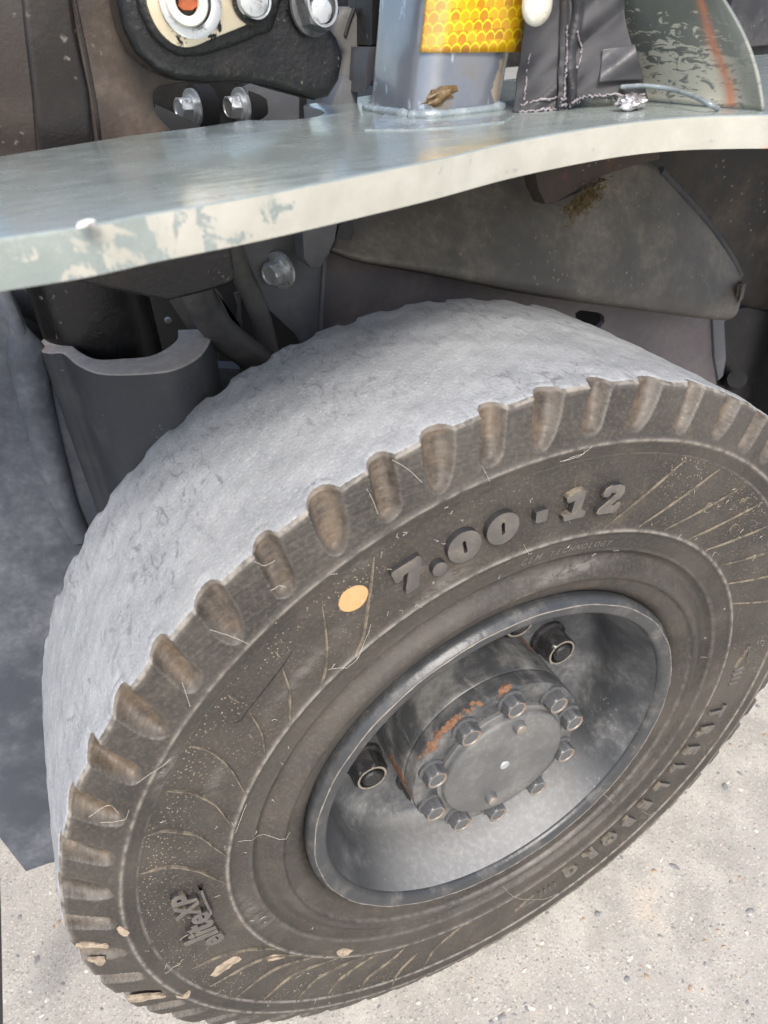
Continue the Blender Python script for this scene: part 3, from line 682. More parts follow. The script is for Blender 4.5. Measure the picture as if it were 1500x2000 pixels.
def nut_mesh(r, h, hole, name, fl=1.12):
    bm = bmesh.new()
    def ring(rad, z, n, hexa, ph=0):
        out = []
        for k in range(n):
            t = k*2*math.pi/n
            rr = rad
            if hexa: rr = rad*math.cos(math.pi/6)/max(.5, math.cos((t % (math.pi/3))-math.pi/6))
            out.append(bm.verts.new((rr*math.cos(t+ph), rr*math.sin(t+ph), z)))
        return out
    n = 36
    rs = [ring(r*fl, 0, n, 0), ring(r*fl, h*.16, n, 0), ring(r*1.01, h*.20, n, 0), ring(r, h*.22, n, 1), ring(r, h*.90, n, 1), ring(r*.84, h, n, 0), ring(r*.72, h, n, 0)]
    if hole == 'stud': rs += [ring(r*.66, h*.8, n, 0), ring(r*.58, h*.8, n, 0), ring(r*.56, h*1.02, n, 0), ring(r*.46, h*1.08, n, 0)]
    else: rs += [ring(r*.66, h*.93, n, 0), ring(r*.4, h*.92, n, 0)]
    for i in range(len(rs)-1):
        for k in range(n):
            f = bm.faces.new([rs[i][k], rs[i][(k+1) % n], rs[i+1][(k+1) % n], rs[i+1][k]])
            if i in (5,) or (hole != 'stud' and i == 6): f.material_index = 1
    f = bm.faces.new(rs[-1]); 
    bmesh.ops.recalc_face_normals(bm, faces=bm.faces)
    me = bpy.data.meshes.new(name); bm.to_mesh(me); bm.free(); shade(me, 32); return me
def place(o, P, axis, spin=0.0):
    o.matrix_world = Matrix.Translation(P) @ Vector(axis).to_track_quat('Z', 'X').to_matrix().to_4x4() @ Matrix.Rotation(spin, 4, 'Z')
def repeat(me, name, mats, parent, spots, axis=(0, -1, 0), spin=True):
    for m in mats: me.materials.append(MT[m])
    first = None
    for P in spots:
        if first is None: o = bpy.data.objects.new(name, me); first = o
        else: o = first.copy()
        COL.objects.link(o); o.parent = parent
        place(o, P, axis, random.uniform(0, 1.04) if spin else 0)
nut = nut_mesh(.0160, .0225, 'stud', 'wheel_nut')
repeat(nut, 'wheel_nut', ['nut', 'nutrim'], RIM, [polar_pt(deg(72.5+45*k), .0980, .0872) for k in range(8)])
# ---- hub
def rustf(a, y, r):
    d = np.degrees((a+math.pi) % (2*math.pi)-math.pi)
    m1 = np.exp(-((y-.021)/.006)**2)*(np.exp(-((d+38)/26)**2)*.85+np.exp(-((d-2)/6)**2)*.9)
    m2 = np.exp(-((y-.045)/.03)**2)*np.exp(-((d+94)/12)**2)*1.0
    m3 = np.exp(-((y-.075)/.016)**2)*np.exp(-((d-50)/11)**2)*1.0
    return (m1*1.0+m2+m3).clip(0, 1)*(r > .070)
hp = [(.0300, .0180), (.0700, .0180), (.0745, .0182), (.0772, .0192), (.0780, .0215)]
hp += [(.0780, y) for y in np.linspace(.024, .0335, 6)]+[(.0774, .0345), (.0782, .0356)]+[(.0782, y) for y in np.linspace(.04, .0875, 14)]
HUB = lathe('hub', hp, 'hub', TRUCK, 180, 1, 40, {'rust': rustf})
bolt = nut_mesh(.0094, .0112, 'plain', 'hub_bolt', 1.16)
bang = [-30.5, 4.5, 42.8, 76.5, 112, 147.2, -177, -144.2, -107.3, -68.8]
repeat(bolt, 'hub_bolt', ['boltgrey', 'boltface'], HUB, [polar_pt(deg(d), .0668, .0180) for d in bang])
lathe('cover_plate', [(.0585, .0185), (.0585, .0150), (.0575, .0142), (.0556, .0140), (.0552, .0105), (.0540, .0088), (.0515, .0080), (.030, .0080), (.012, .0082), (.0002, .0082)], 'cover', HUB, 96, 2)
def disc_bump(name, px, y, r, h, mat, parent, n=16):
    P = aty(*px, y-h); bm = bmesh.new(); rs = []
    for rad, z in ((r*1.05, 0), (r, h*.5), (r*.92, h*.85), (r*.6, h), (r*.05, h*1.02)):
        rs.append([bm.verts.new((P[0]+rad*math.cos(k*2*math.pi/n)*random.uniform(.96, 1.04), y-z, P[2]+rad*math.sin(k*2*math.pi/n))) for k in range(n)])
    for i in range(len(rs)-1):
        for k in range(n): bm.faces.new([rs[i][k], rs[i][(k+1) % n], rs[i+1][(k+1) % n], rs[i+1][k]])
    bm.faces.new(rs[-1]); return from_bm(bm, name, mat, parent, 50)
for px in ((1021, 1428), (965, 1567)):
    o = disc_bump('cover_stud', px, .0080, .0050, .0062, 'cover', HUB); o.data.materials.append(MT['boltface'])
    for p in o.data.polygons:
        if p.center.y < .0035: p.material_index = 1
disc_bump('cover_screw', (987, 1496), .0080, .0042, .0012, 'steel', HUB)
# rust flakes lifting along the hub edge
for k in range(34):
    a = deg(random.uniform(-62, -14)) if k < 28 else deg(random.uniform(-2, 6))
    P = polar_pt(a, .0778, .0205+random.uniform(-.0012, .002)); s = random.uniform(.0010, .0024)
    bm = bmesh.new(); bmesh.ops.create_icosphere(bm, subdivisions=1, radius=s)
    nrm = Vector((math.sin(a), -.5, math.cos(a))).normalized(); q = nrm.to_track_quat('Z', 'X').to_matrix().to_4x4()
    for v in bm.verts: v.co = Matrix.Translation(P) @ q @ Matrix.Diagonal((1.2, 1.2, .16, 1)) @ (v.co+Vector((random.uniform(-1, 1), random.uniform(-1, 1), 0))*s*.3)
    if k == 0: MT['rustflake'] = dusty('rust_flake', (.20, .105, .060), (.12, .056, .032), 220, .4, .65, .85, 0, 400, .5)
    from_bm(bm, 'rust_flake', 'rustflake', HUB, 60)

# ---- step plate (fender) with its S-curved edge
ZT, ZB = .768, .7525
edge_out = catmull([(-.42, .10), (-.36, .045), (-.31, .012), (-.27, -.004), (-.243, -.010), (-.224, -.0118), (-.201, -.0118), (-.177, -.0068), (-.140, -.0015), (-.096, .0090), (-.056, .0200), (-.006, .0370),
                    (.047, .0470), (.080, .0478), (.104, .0420), (.125, .0285), (.145, .0120), (.175, -.008), (.23, -.022), (.34, -.03), (.60, -.03)], 6)
edge_in = [(.60, .33), (.20, .33), (.065, .314), (.028, .303), (-.018, .287)] + [(p[0], p[1]) for p in catmull([(-.020, .283), (-.022, .245), (-.028, .222), (-.040, .208), (-.056, .207), (-.068, .217), (-.076, .229), (-.092, .2235)], 4)] + [(-.11, .217), (-.152, .212), (-.222, .182), (-.30, .165), (-.42, .16)]
outl = [(float(p[0]), float(p[1])) for p in edge_out]+edge_in
bm = prism_bm(outl, [], ZT-ZB, .0016, 3)
for v in bm.verts: v.co = Vector((v.co.x, v.co.y, ZT-v.co.z))
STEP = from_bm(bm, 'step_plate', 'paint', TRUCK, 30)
STEP['label'] = 'flat grey painted steel step plate with an S-curved edge'

# ---- pillar leaning back, its weld and the reflective tape
def pillar_ring(z, grow=0.0, n=10):
    lean = math.tan(math.radians(9.5)); dx = (z-ZT)*lean
    x0, x1, y0, y1, rr = .0015-grow, .0640+grow, .1460-grow, .2250+grow, .016+grow
    pts = []
    for cx, cy, a0 in ((x0+rr, y0+rr, math.pi), (x1-rr, y0+rr, 1.5*math.pi), (x1-rr, y1-rr, 0), (x0+rr, y1-rr, .5*math.pi)):
        for k in range(n): t = a0+k/(n-1)*math.pi/2; pts.append((cx+rr*math.cos(t)+dx, cy+rr*math.sin(t), z))
    return pts
zs = np.linspace(ZT-.001, 1.9, 80); zs = np.concatenate([np.linspace(ZT-.001, .86, 24), np.linspace(.87, 1.9, 12)])
V = np.array([pillar_ring(z) for z in zs]).transpose(1, 0, 2)
me = grid_mesh('guard_pillar', V[::-1].copy(), True)
X = V[::-1, :, 0]-(V[::-1, :, 2]-ZT)*math.tan(math.radians(9.5)); Yv = V[::-1, :, 1]; Z = V[::-1, :, 2]
front = (Yv < .165)
add_attr(me, 'refl_stripe', np.where(front, np.exp(-((X-.056)/.010)**2), 0))
add_attr(me, 'red', np.where(front, np.exp(-((X-.0385)/.0055)**2), 0))
add_attr(me, 'stain', np.where(front, np.exp(-((X-.020)/.010)**2)*np.exp(-((Z-.782)/.013)**2), 0))
PILLAR = link('guard_pillar', me, 'pillar', TRUCK, 40)
PILLAR['label'] = 'blue grey painted guard pillar leaning back'
wr = []
for k, (x, y, z) in enumerate(pillar_ring(ZT, .0025, 14)):
    wr.append((x+random.uniform(-1, 1)*.0006, y+random.uniform(-1, 1)*.0006, ZT+.0012))
tube('weld_bead', wr+[wr[0]], [random.uniform(.0020, .0036) for _ in range(len(wr)+1)], 'weld', PILLAR, 8)
# spread of weld paint on the plate to the front of the pillar
bm = bmesh.new(); fan = [atz(u, v, ZT+.0008) for u, v in ((712, 252), (735, 238), (752, 222), (765, 207), (800, 232), (880, 236), (960, 228), (1006, 222), (985, 236), (900, 246), (800, 252))]
q = [bm.verts.new(p) for p in fan]; q2 = [bm.verts.new((p[0], p[1], ZT-.0005)) for p in fan]; bm.faces.new(q)
for i in range(len(q)): bm.faces.new([q[i], q2[i], q2[(i+1) % len(q)], q[(i+1) % len(q)]])
from_bm(bm, 'weld_flange', 'weld', PILLAR)
zt0 = .7985; zz = np.linspace(zt0, .96, 40)
ringi = []
for z in zz:
    full = pillar_ring(z, .0009, 14); sel = full[4:28+2]
    sel = sel[:11+6]; a = np.array(sel[-1]); sel = sel[:10]+[tuple(np.array(sel[9])+np.array([1, -.02, 0])*t_) for t_ in (.008, .016, .024, .032, .040, .0475)]
    ringi.append(sel)
V = np.array(ringi).transpose(1, 0, 2)
s = np.concatenate([[0], np.cumsum(np.linalg.norm(np.diff(V[:, 0], axis=0), axis=1))])
V[:, 0, 2] += (s-s.mean())*-.05                               # the cut end is a little askew
UV = np.stack([np.broadcast_to((s/.0060)[:, None], V.shape[:2]), np.broadcast_to(((zz-zt0)/.0051)[None], V.shape[:2])], -1)
me = grid_mesh('reflective_tape', V, False, UV)
add_attr(me, 'fold', np.broadcast_to(np.where(s < .0125, 1.0, 0)[:, None], V.shape[:2]))
TAPE = link('reflective_tape', me, 'tape', PILLAR, 60); TAPE['label'] = 'yellow reflective tape with scale pattern wrapped round pillar'
md = TAPE.modifiers.new('thickness', 'SOLIDIFY'); md.thickness = .0005; md.offset = 1

# pale round-ended peg beside the pillar
def capsule(name, px, y, r, mat, parent, L=.05):
    P = aty(*px, y); bm = bmesh.new(); rs = []; n = 20
    prof = [(r*.05, -r)]+[(r*math.sin(t), -r*math.cos(t)) for t in np.linspace(.3, math.pi/2, 6)]+[(r, L)]
    for rad, z in prof: rs.append([bm.verts.new((P[0]+rad*math.cos(k*2*math.pi/n), P[1]+rad*.6*math.sin(k*2*math.pi/n), P[2]+z)) for k in range(n)])
    for i in range(len(rs)-1):
        for k in range(n): bm.faces.new([rs[i][k], rs[i][(k+1) % n], rs[i+1][(k+1) % n], rs[i+1][k]])
    bm.faces.new(rs[0]); bm.faces.new(rs[-1]); return from_bm(bm, name, mat, parent, 50)
capsule('round_peg', (1049, 12), .108, .0088, 'peg', TRUCK)

# ---- cowl rising from the plate at the right
base = [(1150, 185, .455), (1215, 189, .47), (1290, 195, .452), (1370, 203, .43), (1430, 208, .415), (1472, 212, .408), (1492, 215, .406)]
topx = [(1120, -60, .50), (1190, -60, .50), (1250, -60, .487), (1310, -60, .472), (1345, -60, .462), (1366, -60, .456), (1374, -60, .455)]
rows = 26; cols = []
bp = []
for (u, v, h) in base: bp.append(atz(u, v, ZT+.0005))
tp = [athd(u, v, h) for u, v, h in topx]
def wallpt(b, t, k):
    # concave near the foot, straight above
    e = k**1.0; p = b+(t-b)*e; return p
bc = catmull(bp, 6); tc = catmull(tp, 6)
V = np.array([[wallpt(b, t, k) for k in np.linspace(0, 1, rows)] for b, t in zip(bc, tc)])
hgt = np.linspace(0, 1, rows)
V += (np.sin(np.pi*hgt.clip(0, 1))*.0065)[None, :, None]*(np.linspace(0, 1, len(bc))**2)[:, None, None]*CM[:, 0][None, None, :]   # the rear edge bows outward
foot = np.exp(-hgt*9)*.010
fw = np.linspace(1, 0, len(bc))[:, None]
V[:, :, 1] -= foot[None]*fw*.8; V[:, :, 0] -= foot[None]*fw*.8
me = grid_mesh('cowl', V)
ut = np.linspace(0, 1, len(bc)); st = np.zeros(V.shape[:2])
c0 = 6*4.75/43
st = np.exp(-((ut[:, None]-c0-.02*np.sin(hgt*9)[None]+.01*hgt[None])/.034)**2)*np.ones(V.shape[:2])
add_attr(me, 'refl_stripe', st)
add_attr(me, 'coat', np.interp(ut, [0, .60, .80], [1, 1, .2])[:, None]*np.ones(V.shape[:2]))  # limits the painted cream glare, fading towards the rear
cw = link('cowl', me, 'cowl', TRUCK, 60); cw['label'] = 'glossy grey cowl panel with a painted-in orange reflection'
md = cw.modifiers.new('thickness', 'SOLIDIFY'); md.thickness = .0018; md.offset = 0
lip = [atz(u, v, ZT+.004+dz)+np.array([-.004, -.004, 0]) for u, v, dz in ((1215, 168, .006), (1262, 166, .0065), (1310, 172, .005), (1350, 184, .003), (1385, 201, 0), (1402, 210, -.003))]
tube('cowl_lip', catmull(lip, 6), .0013, 'weld', TRUCK, 10)
# ribbed floor and dark dash beyond the cowl
for k in range(6):
    z = .700+.0; P = [atz(1400, 104+k*20, .74), atz(1700, 100+k*17, .74)]
    bm = bmesh.new(); tube_bm(bm, P, .0075, 8); from_bm(bm, 'floor_rib', 'ribbed', TRUCK, 50)
box('floor_pan', (.30, .335, .725), (1.5, .95, .733), 'ribbed', TRUCK, 0)
box('dash_panel', (.34, .95, .70), (1.6, 1.0, 1.25), 'rail', TRUCK, .01)
box('seat_base', (.72, .62, .735), (1.5, .94, 1.05), 'dark', TRUCK, .02)

# ---- behind and above the plate: mast plate, its dark reflection band, black arm and its fixings
slab('mast_plate', [(-160, 420), (-160, -160), (430, -160), (430, 158), (352, 163), (314, 169), (302, 178), (299, 192), (302, 210), (311, 228), (334, 252), (352, 300), (352, 420)], .238, .018, 'plate', TRUCK, .002)
slab('reflection_band', [(28, -160), (118, -160), (150, 60), (175, 180), (198, 420), (80, 420), (62, 180), (48, 60)], .2335, .010, 'platedark', TRUCK, .0042, seg=6, smooth=80)  # dark reflection in the glossy mast plate, built as a darker strip
slab('mast_seam', [(136, -160), (142, 0), (165, 110), (182, 200), (200, 330), (206, 330), (190, 200), (173, 110), (150, 0), (146, -160)], .2372, .004, 'platedark', TRUCK, .0006)
armp = [(222, -160), (226, -40), (232, 10), (243, 58), (266, 104), (304, 140), (350, 159), (410, 163), (470, 160), (522, 169), (572, 184), (620, 197), (648, 190), (667, 158), (676, 112), (664, 74), (646, 50), (640, -20), (640, -160)]
ARM = slab('mast_arm', armp, .196, .036, 'cast', TRUCK, .009, seg=5, smooth=70)
slab('arm_pad', [(262, -160), (266, -20), (282, 40), (312, 84), (352, 108), (400, 108), (452, 92), (505, 70), (540, 40), (560, -160)], .190, .010, 'grease', ARM, .004, seg=3, smooth=70, curve=True)
slab('zinc_plate', [(278, -160), (284, -20), (292, 24), (312, 62), (342, 88), (375, 92), (420, 74), (470, 54), (510, 36), (528, 12), (534, -160)], .1865, .004, 'zinc', ARM, .0010, curve=True)
def ringdisc(name, px, y, r0, r1, h, mat, parent):
    P = aty(*px, y); bm = bmesh.new(); n = 32; rs = []
    for rad, z in ((r1, 0), (r1, h*.7), (r1*.93, h), (r0*1.1, h), (r0, h*.8), (r0, -.002)): rs.append([bm.verts.new((P[0]+rad*math.cos(k*2*math.pi/n), y-z, P[2]+rad*math.sin(k*2*math.pi/n))) for k in range(n)])
    for i in range(len(rs)-1):
        for k in range(n): bm.faces.new([rs[i][k], rs[i][(k+1) % n], rs[i+1][(k+1) % n], rs[i+1][k]])
    return from_bm(bm, name, mat, parent, 40)
slab('grease_smear', [(316, 0), (318, 28), (334, 54), (358, 68), (385, 70), (406, 58), (420, 28), (420, -40), (316, -40)], .1858, .002, 'grease', ARM, .0005, curve=True)
ringdisc('washer', (372, 4), .1838, .0105, .0160, .0016, 'steel', ARM)
ringdisc('collar', (364, 4), .1822, .0060, .0108, .0030, 'peg', ARM)
slab('rubber_plug', [(348, -30), (386, -30), (386, 12), (376, 20), (358, 20), (348, 12)], .1835, .002, 'orange', ARM, .0005)
b2 = nut_mesh(.0098, .0080, 'stud', 'arm_bolt'); b2.materials.append(MT['grease']); b2.materials.append(MT['steel'])
o = bpy.data.objects.new('arm_bolt', b2); COL.objects.link(o); o.parent = ARM; place(o, aty(492, 2, .1860), (0, -1, 0), .3)
disc_bump('stud_end', (497, -2), .180, .0082, .004, 'steel', ARM, 24)
b3 = nut_mesh(.0125, .012, 'stud', 'arm_bolt'); b3.materials.append(MT['boltgrey']); b3.materials.append(MT['steel'])
o = bpy.data.objects.new('arm_bolt', b3); COL.objects.link(o); o.parent = ARM; place(o, aty(606, 16, .1960), (.28, -.92, .1), .2)
disc_bump('stud_end', (629, 20), .1850, .0064, .0035, 'steel', ARM, 24)

# grey panel seen through the gap, with two rubber-seated bolts
slab('chassis_panel', [(250, 130), (600, 110), (600, 300), (250, 320)], .345, .01, 'rail', TRUCK, .001)
slab('chassis_panel', [(300, 250), (306, 205), (350, 225), (420, 262), (420, 330), (300, 330)], .325, .004, 'palehose', TRUCK, .001)
slab('chassis_panel', [(585, 150), (585, 260), (500, 262), (478, 170), (500, 160)], .325, .006, 'panel', TRUCK, .001)
fb = nut_mesh(.0095, .012, 'plain', 'flange_bolt')
for m in ('steel', 'steel'): fb.materials.append(MT[m])
def flange_bolt(px, y, axis, s=1.0, rubber=True):
    P = aty(*px, y); ax = Vector(axis).normalized()
    if rubber:
        bm = bmesh.new(); tube_bm(bm, [Vector(P)+ax*.001, Vector(P)-ax*.012], .0175*s, 24); from_bm(bm, 'rubber_washer', 'black', TRUCK, 40)
    bm = bmesh.new(); tube_bm(bm, [Vector(P)+ax*.004, Vector(P)+ax*.0012], .0150*s, 24); from_bm(bm, 'washer', 'steel', TRUCK, 40)
    o = bpy.data.objects.new('flange_bolt', fb); COL.objects.link(o); o.parent = TRUCK; place(o, Vector(P)+ax*.004, ax, .5); o.scale = (s, s, s)
flange_bolt((382, 211), .335, (-.95, -.28, .05), .85); flange_bolt((476, 208), .335, (-.95, -.28, .05), .85)
# pale boot and dark column between the arm and the pillar
slab('pale_boot', [(652, 70), (660, 24), (672, 12), (686, 12), (702, 24), (718, 50), (723, 76), (716, 118), (704, 168), (698, 220), (640, 220), (668, 140), (674, 100)], .268, .03, 'palehose', TRUCK, .006, seg=4, smooth=70)
tube('boot_groove', [aty(u, v, .2672) for u, v in ((692, 16), (683, 40), (674, 70))], .0012, 'black', TRUCK, 6)
slab('pale_boot', [(640, 220), (672, 148), (701, 168), (696, 230)], .264, .02, 'panel', TRUCK, .001)
slab('dark_column', [(728, -160), (766, -160), (764, 90), (726, 88)], .243, .04, 'rail', TRUCK, .002)
slab('foam_strip', [(718, 92), (755, 90), (750, 172), (735, 168), (728, 158), (718, 175), (712, 182)], .240, .03, 'patch', TRUCK, .003)
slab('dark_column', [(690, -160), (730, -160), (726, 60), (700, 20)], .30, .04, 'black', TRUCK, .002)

# ---- below the plate: left-hand mast side, saddle, lift cylinder
slab('mast_side', [(-260, 300), (-60, 430), (6, 562), (20, 600), (40, 648), (62, 682), (110, 700), (470, 720), (470, 1500), (180, 1672), (95, 1688), (50, 1704), (0, 1640), (-260, 1290)], .262, .016, 'mast', TRUCK, .003)
weld = [aty(u, v, .263) for u, v in ((-30, 470), (2, 556), (34, 640), (52, 690), (62, 745), (82, 830), (106, 915), (128, 985), (158, 1050))]
tube('mast_fold', catmull(weld, 6), np.interp(np.linspace(0, 1, 49), [0, .25, .36, .5, .8, 1], [.004, .006, .013, .0125, .0105, .009]), 'mast', TRUCK, 16)
edge = [aty(u, v, .260) for u, v in ((2, 556), (20, 602), (42, 655), (60, 684))]
tube('mast_lip', edge, .0045, 'mast', TRUCK, 8)
ZS = .640
so_ = catmull([(80, 687), (98, 690), (122, 690), (152, 714), (200, 731), (290, 730), (345, 721), (393, 694), (414, 655), (400, 641)], 5)
si_ = catmull([(346, 643), (344, 662), (320, 682), (288, 695), (240, 699), (190, 700), (152, 682), (135, 664), (112, 655), (92, 657), (78, 666), (75, 676)], 5)
top = [atz(p[0], p[1], ZS) for p in so_+si_]
bm = prism_bm([(p[0], p[1]) for p in top], [], .34, .0022, 3)
for v in bm.verts: v.co = Vector((v.co.x, v.co.y, ZS-v.co.z))
SAD = from_bm(bm, 'mast_saddle', 'saddle', TRUCK, 40); SAD['label'] = 'dark curved saddle with a dusty top edge round the lift cylinder'
cc = np.array([-.196, .285, 0])
bm = bmesh.new(); tube_bm(bm, [(cc[0], cc[1], .40), (cc[0], cc[1], .70), (cc[0], cc[1], .752)], .040, 40); from_bm(bm, 'lift_cylinder', 'rail', TRUCK, 60)
# gusset under the plate
slab('step_gusset', [(120, 500), (150, 552), (200, 562), (328, 590), (400, 572), (452, 556), (461, 548), (452, 470), (300, 430)], .150, .05, 'cast', TRUCK, .004, seg=3)
# hoses and straps between saddle and chassis
def px_tube(name, pts, y0, y1, r, mat, n=14):
    P = [aty(u, v, y0+(y1-y0)*i/(len(pts)-1)) for i, (u, v) in enumerate(pts)]
    return tube(name, catmull(P, 6), r, mat, TRUCK, n)
px_tube('hydraulic_hose', [(372, 540), (390, 590), (425, 640), (470, 680), (520, 715)], .205, .235, .0115, 'hose')
px_tube('hydraulic_hose', [(448, 470), (470, 530), (496, 585), (515, 640), (530, 710)], .270, .280, .0085, 'palehose')
slab('flat_strap', [(328, 585), (364, 585), (425, 690), (450, 760), (400, 760), (372, 650)], .300, .004, 'palehose', TRUCK, .0005)
slab('clamp_strap', [(418, 560), (432, 575), (462, 640), (466, 600), (458, 575), (470, 570), (474, 640), (456, 652)], .290, .004, 'palehose', TRUCK, .0008)
px_tube('hydraulic_hose', [(-20, 560), (30, 590), (75, 620), (95, 640)], .34, .36, .011, 'hose')
px_tube('hydraulic_hose', [(-20, 610), (35, 628), (80, 650), (120, 690)], .34, .36, .011, 'hose')
# small clear indicator bead in the dark gap
disc_bump('white_bead', (329, 627), .33, .0026, .003, 'flake', TRUCK)
slab('fork_edge', [(-30, 1660), (-2, 1680), (3, 1840), (7, 2060), (-30, 2060)], .10, .02, 'rail', TRUCK, .001)
# grey bracket plate with one bolt
slab('bracket_plate', [(452, 420), (660, 400), (650, 470), (640, 500), (636, 560), (628, 700), (600, 690), (577, 654), (503, 584), (455, 500)], .272, .005, 'panel', TRUCK, .001)
slab('bracket_edge', [(640, 400), (650, 400), (640, 500), (634, 580), (628, 700), (620, 700), (627, 580), (632, 500)], .268, .006, 'panel', TRUCK, .0015)
flange_bolt((552, 526), .266, (-.88, -.46, -.03), .95, False)
slab('catch_tab', [(590, 430), (593, 505), (606, 523), (628, 524), (636, 506), (645, 495), (655, 470), (662, 430)], .236, .018, 'panel', TRUCK, .0025)
slab('catch_tab', [(648, 495), (662, 440), (690, 425), (692, 455), (682, 482), (664, 500)], .246, .010, 'dark', TRUCK, .002)
# chassis side behind the tyre, with a slot
slot = [(1124, 612), (1134, 606), (1170, 611), (1180, 618), (1180, 630), (1172, 640), (1150, 640), (1128, 632)]
slab('chassis_side', [(634, 420), (1440, 520), (1424, 620), (1404, 640), (1398, 700), (1404, 900), (900, 900), (600, 900), (628, 600)], .285, .006, 'chassis', TRUCK, .001, [slot])
slab('chassis_flange', [(1392, 618), (1416, 618), (1420, 700), (1414, 735), (1404, 745), (1396, 700)], .281, .02, 'panel', TRUCK, .004)
# mudguard shell
bot = [(648, 494), (700, 512), (800, 530), (900, 549), (1000, 570), (1100, 586), (1200, 600), (1320, 616), (1400, 625), (1428, 622), (1443, 604), (1449, 556)]
tpx = [(664, 415), (720, 400), (800, 385), (900, 360), (1000, 330), (1090, 318), (1180, 312), (1268, 318), (1330, 376), (1385, 440), (1425, 498), (1446, 540)]
bc = catmull([(*p,) for p in bot], 6); tc = catmull([(*p,) for p in tpx], 6); V = []
for b, t in zip(bc, tc):
    row = []
    for k in np.linspace(0, 1, 26):
        u, v = b[0]+(t[0]-b[0])*k, b[1]+(t[1]-b[1])*k
        y = .230+.045*k+.010*max(0, 1-k/.12)**2
        row.append(aty(u, v, y))
    V.append(row)
V = np.array(V); me = grid_mesh('mudguard', V)
MG = link('mudguard', me, 'guard', TRUCK, 60); MG['label'] = 'dusty black mudguard panel above the tyre'
md = MG.modifiers.new('thickness', 'SOLIDIFY'); md.thickness = .004; md.offset = -1 
tube('mudguard_rim', [p for p in V[44:, 25]+np.array([0, .001, 0])], .0042, 'dark', MG, 10)
# wheel arch liner to the right
bm = bmesh.new()
ring = []
for i, t in enumerate(np.linspace(-15, 75, 26)):
    a = math.radians(t); rr = .545
    ring.append([bm.verts.new((math.sin(a)*rr*.80+.04, y, R0+math.cos(a)*rr*.80)) for y in (.10, .2, .3, .42)])
for i in range(25):
    for j in range(3): bm.faces.new([ring[i][j], ring[i+1][j], ring[i+1][j+1], ring[i][j+1]])
bm.free()
slab('wheel_arch', [(1180, 260), (1650, 240), (1650, 1050), (1400, 900), (1396, 640), (1330, 420)], .345, .01, 'arch', TRUCK, .002)
slab('wheel_arch', [(1395, 610), (1460, 600), (1650, 640), (1650, 1050), (1400, 900)], .330, .008, 'rail', TRUCK, .002)
tube('arch_knob', [aty(1430, 745, .325), aty(1440, 740, .30)], .012, 'black', TRUCK, 16)
# rusty catch above the mudguard
slab('rusty_catch', [(1046, 345), (1052, 372), (1066, 400), (1088, 396), (1130, 372), (1182, 344), (1240, 325), (1290, 312), (1290, 280), (1046, 300)], .205, .016, 'rust', TRUCK, .003)
slab('rusty_catch', [(1072, 398), (1092, 392), (1186, 350), (1176, 372), (1120, 402), (1100, 404)], .214, .012, 'guard', TRUCK, .002)
# deep interior so the gaps go dark as in a machine
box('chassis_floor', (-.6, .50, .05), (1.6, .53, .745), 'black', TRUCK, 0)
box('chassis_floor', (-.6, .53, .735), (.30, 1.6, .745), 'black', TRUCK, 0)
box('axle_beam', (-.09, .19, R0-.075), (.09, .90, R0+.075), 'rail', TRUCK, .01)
box('chassis_floor', (.62, .30, .10), (.64, .53, .745), 'black', TRUCK, 0)

